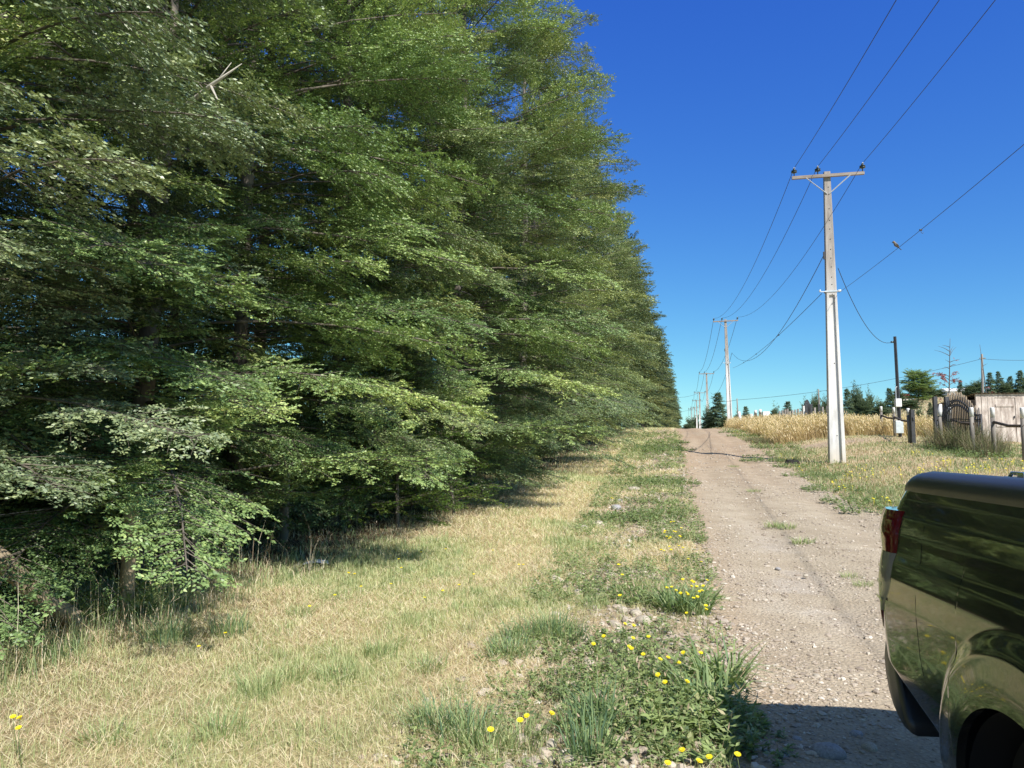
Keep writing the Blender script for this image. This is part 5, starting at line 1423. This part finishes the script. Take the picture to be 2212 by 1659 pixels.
weeds = [(1180, 1490, 1, 'low weed patch left in the roadside weeds'), (1250, 1480, 4, 'creeping weeds between the tall tufts and the seeding weeds'), (1310, 1500, 0, 'weeds with pinkish seed spikes in the middle of the roadside patch'), (1375, 1470, 0, 'weeds with pinkish spikes below the upper row of yellow flowers'), (1430, 1500, 1, 'dense weeds in the right middle of the roadside patch'),
         (1490, 1480, 2, 'lush broad leaved weeds close to the road'), (1530, 1555, 2, 'lush broad leaved weeds at the corner of the truck shadow'), (1470, 1560, 2, 'large leaved weeds left of the truck shadow corner'), (1400, 1565, 0, 'bright green weeds at the bottom of the roadside patch'), (1345, 1580, 1, 'bright low weeds near the bottom stones'), (1500, 1610, 2, 'dark leaved weeds standing in the truck shadow'),
         (1560, 1600, 4, 'flat weeds inside the truck shadow'), (1230, 1400, 4, 'creeping weeds behind the bluish tufts'), (1300, 1420, 4, 'creeping weeds under the first pair of yellow flowers'), (1350, 1400, 1, 'weeds around the upper yellow flowers'), (1430, 1410, 4, 'low weeds right of the upper yellow flowers'), (1430, 1300, 1, 'weeds at the left foot of the flower cluster'), (1480, 1290, 0, 'weeds under the flower cluster by the road'), (1380, 1285, 1, 'weeds left of the flower cluster by the road'), (1320, 1290, 4, 'low weeds beside the half buried stones'),
         (1440, 1215, 1, 'small weeds on the verge edge above the flower cluster'), (1480, 1165, 0, 'dark green weeds touching the road edge'), (1410, 1170, 4, 'low weeds left of the dark green road edge weeds'), (1330, 1180, 4, 'thin creeping weeds at the middle of the stony strip'),
         (1400, 1120, 3, 'wide weed bush in the stony strip, above the small flowers'), (1345, 1120, 3, 'wide green weeds right behind the flat pale stone'), (1450, 1105, 1, 'weeds at the road edge right of the wide weed bush'), (1420, 1085, 1, 'weeds just below the round green clump'), (1375, 1045, 3, 'left half of the round green clump behind the pale boulder'), (1415, 1040, 3, 'middle of the round green clump behind the pale boulder'), (1450, 1046, 3, 'right end of the round green clump reaching the road'),
         (1395, 975, 3, 'left part of the far dark green clump below the crest'), (1420, 968, 3, 'centre of the far dark green clump below the crest'), (1445, 974, 3, 'right part of the far dark green clump touching the road'), (1440, 958, 3, 'upper back of the far dark green clump below the crest'),
         (1665, 997, 3, 'green weeds at the right road edge where the pole shadow ends'), (1640, 985, 4, 'low weeds on the right road edge near the side track'), (1750, 1030, 3, 'green weeds between the road and the nearest pole'), (1800, 1060, 3, 'leafy weeds at the right road edge below the pole'), (1850, 1085, 3, 'leafy weeds at the right road edge close behind the truck'), (1890, 1105, 3, 'leafy weeds just left of the tail lamp top'), (1720, 1010, 3, 'grey green weeds beside the shaded hollow'),
         (1610, 943, 3, 'weeds on the green strip along the golden grass'), (1590, 935, 3, 'upper weeds on the green strip along the golden grass'), (1675, 968, 3, 'weeds at the corner of the side track and the road')]
for k, (px, py, v, lab) in enumerate(weeds):
    p = hit(px, py); t = link_mesh('weed_patch', WD[v], None, None, p); s = 1.0
    if py < 1130: s = 1.15
    if py < 1000: s = 1.7
    t.scale = (s, s, s * (1 if py > 1000 else .8)); t.rotation_euler = (0, 0, k * 2.3)
    tag(t, lab, 'weeds', 'weeds along the road edge', 'stuff' if v in (1, 4) else None)
def weed_cover(X, Y, hs, leaf, rg, t0, t1, nl=7):
    n = len(X); B = np.stack([X, Y, gz(X, Y)], 1); D = unit(rg.normal(0, .45, (n, 3)) * [1, 1, 0] + np.array([0, 0, 1.]))
    w_ = rg.random((n, nl)); P = (B[:, None, :] + D[:, None, :] * (hs[:, None] * w_)[..., None]).reshape(-1, 3); m_ = n * nl
    az = rg.uniform(0, 6.28, m_); Ld = unit(np.stack([np.cos(az), np.sin(az), rg.uniform(-.15, .6, m_)], 1))
    N = unit(np.array([0, 0, 1.]) - Ld * Ld[:, 2:3] + rg.normal(0, .35, (m_, 3))); ls = np.repeat(leaf, nl) * rg.uniform(.5, 1.3, m_)
    V = np.concatenate([leaf_quads(P, Ld, N, ls, ls * rg.uniform(.3, .6, m_)), leaf_quads(B, D, unit(np.cross(D, [[1., .3, 0]])), hs, np.full(n, .003))])
    T_ = np.concatenate([np.clip(rg.normal((t0 + t1) / 2, (t1 - t0) / 3, m_), 0, .92), rg.uniform(.5, 1, n)])
    return np_mesh('weed_cover', V, np.full(len(T_), 4), np.arange(4 * len(T_)), T_)
X, Y = scatter(2.9, 45, lambda y: .33 + .213 * y - (1.5 + .03 * y), lambda y: .33 + .213 * y + .12, lambda y: min(430, 430 * (6 / y) ** 1.1), rg)
kk = rg.random(len(X)) < ss((fbm(X, Y, .8, 201) - .36) * 5); X, Y = X[kk], Y[kk]
X2, Y2 = scatter(9, 45, lambda y: .33 + .213 * y + ROAD_W - .1, lambda y: .33 + .213 * y + ROAD_W + 1.8, lambda y: min(160, 160 * (9 / y) ** 1.1), rg)
kk = rg.random(len(X2)) < ss((fbm(X2, Y2, .9, 203) - .42) * 5); X = np.concatenate([X, X2[kk]]); Y = np.concatenate([Y, Y2[kk]])
hs = rg.uniform(.03, .14, len(X)) * np.minimum(1 + .02 * Y, 1.6)
tag(link_mesh('weed_cover', weed_cover(X, Y, hs, .034 * np.minimum(1 + .05 * np.maximum(Y - 6, 0), 2.6), rg, .15, .8), M['weed']), 'low mixed weeds and seedlings creeping over both edges of the road', 'ground cover', kind='stuff')
# bramble leaves by the post
for px, py, s, lab in ((215, 1330, .9, 'yellow green bramble leaves in the shade between the log and the fence post'), (330, 1310, 1.0, 'dark bramble leaves right of the round fence post')):
    p = hit(px, py + 15); t = link_mesh('bramble', WD[2], None, None, p); t.scale = (s, s, s * 2.2); tag(t, lab, 'bramble')
# dry brush that has grown through the arched gate
BR = tuft_mesh(9, 560, .75, 1.25, .011, .0, 1., .9, .25); BR.materials[0] = M['brush']
for px, D, s, lab in ((2045, 26.2, 1.0, 'dry brush grown through the left part of the arched gate'), (2078, 25.0, 1.0, 'dense dry brush in front of the middle of the arched gate'), (2108, 24.2, .95, 'grey dry brush at the right end of the arched gate'), (2130, 22.6, .75, 'low dry brush between the gate and the shed fence')):
    b0 = base_at(px, D); t = link_mesh('dry_brush', BR, None, None, b0); t.scale = (s, s, s); t.rotation_euler = (0, 0, px); tag(t, lab, 'brush', 'dry brush at the arched gate')
    b0 = base_at(px + 4, D - .4); t = link_mesh('weed_patch', WD[3], None, None, b0); t.scale = (1.5, 1.2, 1.6); tag(t, 'green weeds at the foot of the ' + ('dry brush at the left of the arched gate', 'dense brush before the middle of the gate', 'grey brush at the right end of the gate', 'low brush by the shed fence')[(2045, 2078, 2108, 2130).index(px)], 'weeds', 'weeds at the arched gate')
bs = base_at(1660, 34.4)
for px, D, s in ((1640, 35.2, .55), (1655, 34.4, .6), (1625, 36.6, .5)):
    b0 = base_at(px, D); t = link_mesh('dry_brush', BR, None, None, b0); t.scale = (s, s, s * .6)
    tag(t, 'brown dry brush at the road side corner of the golden grass', 'brush', 'brush at the golden grass corner')
# black mound standing in for a shaded hollow, shade put into its colour
p = hit(1712, 1004)
bm = bmesh.new(); bmesh.ops.create_icosphere(bm, subdivisions=3, radius=.2)
for v in bm.verts:
    f = .7 + .7 * float(noise(v.co.x + 3, v.co.y + v.co.z, .07, 3)); v.co = Vector((v.co.x * f * 1.1, v.co.y * f, max(-.03, v.co.z * f * .9)))
me = bpy.data.meshes.new('shade_mound'); bm.to_mesh(me); bm.free()
tag(link_mesh('shade_mound', me, mat_noise('hollow_shade', (.008, .008, .008), (.03, .026, .022), 20, .95, .6), None, p), 'shaded hollow in the grass built as a black mound, left of the nearest power pole', 'clump')

# ---------------------------------------------------------------- stones
def stone_mesh(seed, sub=2):
    bm = bmesh.new(); bmesh.ops.create_icosphere(bm, subdivisions=sub, radius=1)
    r_ = random.Random(seed); o = [r_.uniform(0, 50) for _ in range(3)]
    for v in bm.verts:
        c = v.co; f = .78 + .42 * float(noise(c.x + o[0], c.y + c.z * .7 + o[1], .9, seed)) + .08 * float(noise(c.x * 3 + o[2], c.z * 3 + c.y, .8, seed))
        v.co = Vector((c.x * f, c.y * f * .8, c.z * f * .58))
    me = bpy.data.meshes.new('stone'); bm.to_mesh(me); bm.free()
    for q in me.polygons: q.use_smooth = sub > 1
    return me
SM = [stone_mesh(k, 3) for k in range(4)]
for q in SM[:3]: q.materials.append(M['stone'])
SM[3].materials.append(M['stone_grey'])
stones = [(1370, 1060, .13, 0, 'pale rounded boulder at the left foot of the round green clump'), (1330, 1100, .115, 3, 'grey boulder lying in the tan grass left of the stony strip'), (1290, 1137, .11, 1, 'flat pale stone beside the wide green weeds'), (1262, 1143, .08, 2, 'smaller flat stone left of the flat pale stone'),
          (1338, 1083, .07, 3, 'small grey stone above the grey boulder'), (1200, 1256, .07, 1, 'round half buried stone in the straw'), (1372, 1328, .065, 0, 'pale stone in the gap of bare earth'), (1388, 1345, .07, 1, 'brownish stone in the gap of bare earth'), (1345, 1322, .06, 2, 'flat stone left of the pale stone in bare earth'),
          (1330, 1352, .05, 0, 'little pale stone below the flat stone in bare earth'), (1250, 1282, .05, 1, 'small stone beside a grass tuft in the straw'), (1190, 1612, .036, 0, 'pale stone at the bottom between the tufts'), (1200, 1645, .034, 2, 'thin upright stone at the bottom between the tufts'), (1225, 1655, .05, 1, 'flat pinkish stone on the bottom edge'),
          (1325, 1620, .022, 0, 'small bright stone near the bottom edge'), (1400, 1612, .03, 2, 'angular pale stone left of the truck shadow'), (1345, 1650, .03, 1, 'flat stone on bare earth at the bottom edge'), (1155, 1640, .02, 0, 'tiny pale stone at the bottom left of the tufts'), (1765, 1464, .03, 0, 'white stone on the road in front of the truck shadow'),
          (1790, 1632, .075, 3, 'largest smooth stone in the shadow of the truck'), (1690, 1637, .035, 3, 'round stone in the left part of the truck shadow'), (1720, 1600, .028, 3, 'small stone in the upper part of the truck shadow'), (1850, 1590, .035, 3, 'stone in the truck shadow near the bumper'), (1880, 1620, .04, 1, 'pale stone in the truck shadow right below the bumper'),
          (1655, 1478, .02, 0, 'bright pebble on the left wheel track'), (1590, 1520, .02, 1, 'pebble at the far edge of the truck shadow'), (1680, 1230, .03, 3, 'grey pebble in the middle of the road'), (1740, 1245, .03, 1, 'pale pebble in the middle of the road'), (1815, 1225, .03, 0, 'pale pebble on the right wheel track'), (1800, 1080, .06, 2, 'stone at the right road edge in the flowers')]
for k, (px, py, r_, v, lab) in enumerate(stones):
    p = hit(px, py); onroad = p.x > .33 + .213 * p.y
    t = link_mesh('stone', SM[v], None, None, p + Vector((0, 0, r_ * .22))); t.scale = (r_, r_, r_); t.rotation_euler = (0, 0, k * 1.3); tag(t, lab, 'stone', 'larger stones')

def stones_stuff(X, Y, zf, size, rg, flat=.55):
    phi = (1 + 5 ** .5) / 2
    base = np.array([(-1, phi, 0), (1, phi, 0), (-1, -phi, 0), (1, -phi, 0), (0, -1, phi), (0, 1, phi), (0, -1, -phi), (0, 1, -phi), (phi, 0, -1), (phi, 0, 1), (-phi, 0, -1), (-phi, 0, 1)], float) / 1.9
    F = np.array([(0, 11, 5), (0, 5, 1), (0, 1, 7), (0, 7, 10), (0, 10, 11), (1, 5, 9), (5, 11, 4), (11, 10, 2), (10, 7, 6), (7, 1, 8), (3, 9, 4), (3, 4, 2), (3, 2, 6), (3, 6, 8), (3, 8, 9), (4, 9, 5), (2, 4, 11), (6, 2, 10), (8, 6, 7), (9, 8, 1)])
    n = len(X); a = rg.uniform(0, 6.28, n)
    V = base[None] * (1 + rg.normal(0, .13, (n, 12, 3)))
    V = V * np.stack([size * rg.uniform(.8, 1.4, n), size * rg.uniform(.6, 1., n), size * rg.uniform(flat * .6, flat * 1.2, n)], 1)[:, None, :]
    c, s = np.cos(a)[:, None], np.sin(a)[:, None]
    x = V[..., 0] * c - V[..., 1] * s; y = V[..., 0] * s + V[..., 1] * c
    V = np.stack([x + X[:, None], y + Y[:, None], V[..., 2] + (zf(X, Y) + size * .16)[:, None]], -1).reshape(-1, 3)
    L = (F[None] + (np.arange(n) * 12)[:, None, None]).reshape(-1)
    t = np.repeat(np.clip(rg.normal(.5, .24, n), 0, 1), 20)
    return np_mesh('gravel', V, np.full(n * 20, 3), L, t)
X, Y = scatter(3, 34, lambda y: .33 + .213 * y - .1, lambda y: .33 + .213 * y + ROAD_W + .05, lambda y: min(1500, 1500 * (5.5 / y) ** 1.7), rg)
lm = X - (.33 + .213 * Y)
wt = .25 + .75 * ss((fbm(X, Y, .8, 55) - .38) * 5) ; wt *= 1 - .55 * np.exp(-((lm - .95) / .28) ** 2) - .45 * np.exp(-((lm - 2.45) / .3) ** 2); wt += .4 * np.exp(-((lm - 2.9) / .4) ** 2)
kk = rg.random(len(X)) < wt; X, Y = X[kk], Y[kk]; n = len(X)
size = np.minimum(.0042 + .0045 * rg.exponential(1.0, n), .030) * (1 + .03 * np.maximum(Y - 6, 0))
gme2 = stones_stuff(X, Y, road_top, size, rg)
tag(link_mesh('gravel', gme2, M['gravel']), 'pale loose gravel and pebbles strewn over the road', 'gravel', kind='stuff')
X, Y = scatter(2.6, 34, lambda y: .33 + .213 * y - 1.9, lambda y: .33 + .213 * y + .1, lambda y: min(900, 900 * (5.5 / y) ** 1.5), rg)
kk = rg.random(len(X)) < dirtness(X, Y) * 1.1; X, Y = X[kk], Y[kk]; n = len(X)
size = np.minimum(.006 + .0085 * rg.exponential(1.0, n), .06) * (1 + .03 * np.maximum(Y - 6, 0))
tag(link_mesh('verge_stones', stones_stuff(X, Y, gz, size, rg), M['gravel']), 'small stones and clods of the bare strip left of the road', 'stones', kind='stuff')

# ---------------------------------------------------------------- yellow flowers
def bloom_mesh(n=15, r=.0165):
    mb = MB()
    for ring, (rr, zz, m_) in enumerate(((1., .002, n), (.66, .005, n - 4))):
        for k in range(m_):
            a = 2 * math.pi * (k + .5 * ring) / m_; w = 3.0 / m_ * rr * r * 1.05; c, s = math.cos(a), math.sin(a); q = rr * r
            mb.add([(0, 0, zz - .003), (c * q * .6 + s * w, s * q * .6 - c * w, zz), (c * q, s * q, zz + .001), (c * q * .6 - s * w, s * q * .6 + c * w, zz)], [(0, 1, 2, 3), (3, 2, 1, 0)][:1])
    mb.lathe([(0, -.016), (.0035, -.013), (.0045, -.004), (.003, .0)], (0, 0, 0), 7)
    return mb
proto = empty('yellow_flower'); bo = bloom_mesh().build('bloom', M['petal'], proto, (0, 0, .25)); bo.rotation_euler = (.45, .05, 0)
MB().tube([(.03, .01, -.02), (.02, .0, .1), (.004, 0, .2), (0, 0.002, .24)], [.0016, .0016, .0014, .0014], 5).build('stem', M['stem'], proto)
def z7(l): return [((1200 + x / 3.16) * .864, (1400 + y / 3.16) * .864) for x, y in l]
road_fl = z7([(897, 663), (977, 602), (1104, 280), (1147, 505), (1215, 517), (1210, 617), (1332, 605), (1180, 685), (1200, 700), (1290, 745), (1425, 783), (1487, 770), (1605, 732), (1745, 733), (1572, 810), (1405, 908), (1462, 965), (1638, 960), (1632, 418)])
clus_fl = z7([(1477, 218), (1515, 212), (1550, 240), (1602, 153), (1675, 165), (1690, 175), (1672, 207), (1713, 208), (1763, 204), (1795, 160), (1585, 262), (1635, 260), (1645, 272), (1688, 300), (1718, 290), (1735, 248), (1755, 240), (1785, 360), (1787, 388)])
bot_fl = [(z7([(85, 1340)])[0], 'large yellow flower left of the largest one at bottom centre'), (z7([(318, 1265)])[0], 'largest yellow flower, at bottom centre above the stones'), (z7([(370, 1232)])[0], 'small yellow flower just right of the largest yellow flower'), (z7([(568, 1210)])[0], 'yellow flower alone between the largest flower and the weeds'),
          (z7([(1597, 1500)])[0], 'sunlit yellow flower right at the left edge of the truck shadow'), (z7([(1485, 1603)])[0], 'yellow flower low on the bottom edge left of the truck shadow'), (z7([(1733, 1588)])[0], 'shaded yellow flower inside the truck shadow, lowest of three'), (z7([(1812, 1555)])[0], 'shaded yellow flower inside the truck shadow, middle of three'), (z7([(2035, 1535)])[0], 'shaded yellow flower inside the truck shadow, rightmost of three'),
          ((28, 1548), 'yellow flower at the bottom left, left one of three'), ((42, 1550), 'yellow flower at the bottom left, right one of three'), ((40, 1572), 'yellow flower at the bottom left, lowest of three')]
lawn_fl = [((800 + x * .4069) * .864, (900 + y * .4069) * .864) for x, y in [(773, 1160), (622, 1178), (484, 1222), (500, 1275), (178, 1308), (212, 1314), (1062, 1168), (1222, 1256), (1250, 1256), (945, 1315), (436, 1374), (252, 1390), (755, 1416), (855, 1380), (92, 1443), (643, 1458)]] + \
          [((x * .4069) * .864, (1200 + y * .4069) * .864) for x, y in [(2058, 705), (1902, 774), (1385, 938), (1222, 1020), (2140, 568), (2180, 575)]]
strip_fl = [((1500 + x / 3.687) * .864, (1050 + y / 3.687) * .864) for x, y in [(105, 715), (118, 725), (655, 940), (680, 935), (600, 1020), (595, 1035), (680, 1025), (735, 1068), (745, 1075), (638, 1090), (640, 1165), (655, 1195), (728, 1158), (765, 1175), (565, 1195), (590, 1205), (815, 1280), (935, 1305), (172, 1332), (205, 1425), (185, 1615), (750, 995), (615, 1072), (700, 1030), (650, 1080)]]
first = [True]
rf = random.Random(9)
def put_flower(px, py, h, label, group, s=1.0):
    p = hit(px, py, h)
    if first[0]: t = proto; first[0] = False
    else: t = copy_tree(proto)
    t.location = p; t.rotation_euler = (0, 0, rf.uniform(-.9, .9)); t.scale = (s, s, h / .25)
    tag(t, label, 'flower', group)
for i, ((px, py), lab) in enumerate(bot_fl): put_flower(px, py, .20 if i > 3 else .24, lab, 'yellow flowers on thin stalks', 1.05 if i < 2 else .95)
for px, py in road_fl: put_flower(px, py, rf.uniform(.20, .28), 'yellow flower on a thin stalk among the roadside weeds in the foreground', 'yellow flowers on thin stalks', .9)
for px, py in clus_fl: put_flower(px, py, rf.uniform(.18, .28), 'yellow flower of the dense cluster beside the left edge of the road', 'yellow flowers on thin stalks', 1.0)
for px, py in lawn_fl: put_flower(px, py, rf.uniform(.08, .14), 'small yellow flower scattered low in the mown verge', 'yellow flowers on thin stalks', .95)
for px, py in strip_fl: put_flower(px, py, rf.uniform(.12, .2), 'small yellow flower in the stony strip left of the road, above the dense cluster', 'yellow flowers on thin stalks', 1.15)
# flowers of the right hand meadow: simple ones
mb = MB()
for k in range(7):
    a = 2 * math.pi * k / 7; mb.add([(0, 0, .2), (.026 * math.cos(a - .4), .026 * math.sin(a - .4), .205), (.034 * math.cos(a), .034 * math.sin(a), .2)], [(0, 1, 2)])
mb.tube([(0, 0, 0), (.005, 0, .2)], .002, 4)
FM = mb.build('meadow_flower', M['petal'])
cnt = 0
clusters = [((1725, 1012), 14, 8, 3), ((1745, 1068), 18, 16, 5), ((1775, 1055), 26, 14, 10), ((1815, 1040), 30, 16, 12), ((1835, 1098), 45, 12, 18), ((1885, 1092), 28, 10, 14), ((1905, 1080), 16, 10, 7), ((1685, 985), 25, 8, 6), ((1850, 1020), 60, 14, 12), ((1990, 1012), 110, 14, 26), ((2120, 1010), 90, 12, 30), ((2045, 993), 20, 5, 12), ((2180, 995), 40, 8, 12), ((1960, 975), 60, 6, 10), ((1625, 948), 30, 8, 6), ((1590, 932), 12, 4, 4)]
lab2 = {0: 'tiny yellow flower in the meadow at the right road edge', 1: 'tiny yellow flower in the yellowing meadow before the gate and shed'}
for (cx, cy), wx, wy, n_ in clusters:
    for _ in range(n_):
        px = cx + rf.gauss(0, .55) * wx; py = cy + rf.gauss(0, .55) * wy
        if px > 2240: continue
        p = hit(px, py, .18)
        if p.x < .33 + .213 * p.y + ROAD_W: continue
        o = FM if cnt == 0 else FM.copy()
        if cnt: COL.objects.link(o)
        cnt += 1
        s = rf.uniform(.75, 1.1); o.location = p; o.scale = (s, s, .9); o.rotation_euler = (rf.uniform(.1, .5), 0, rf.uniform(-1, 1))
        tag(o, lab2[1 if cx > 1930 else 0], 'flower', 'yellow meadow flowers')
print('meadow flowers', cnt)
bpy.context.view_layer.update()
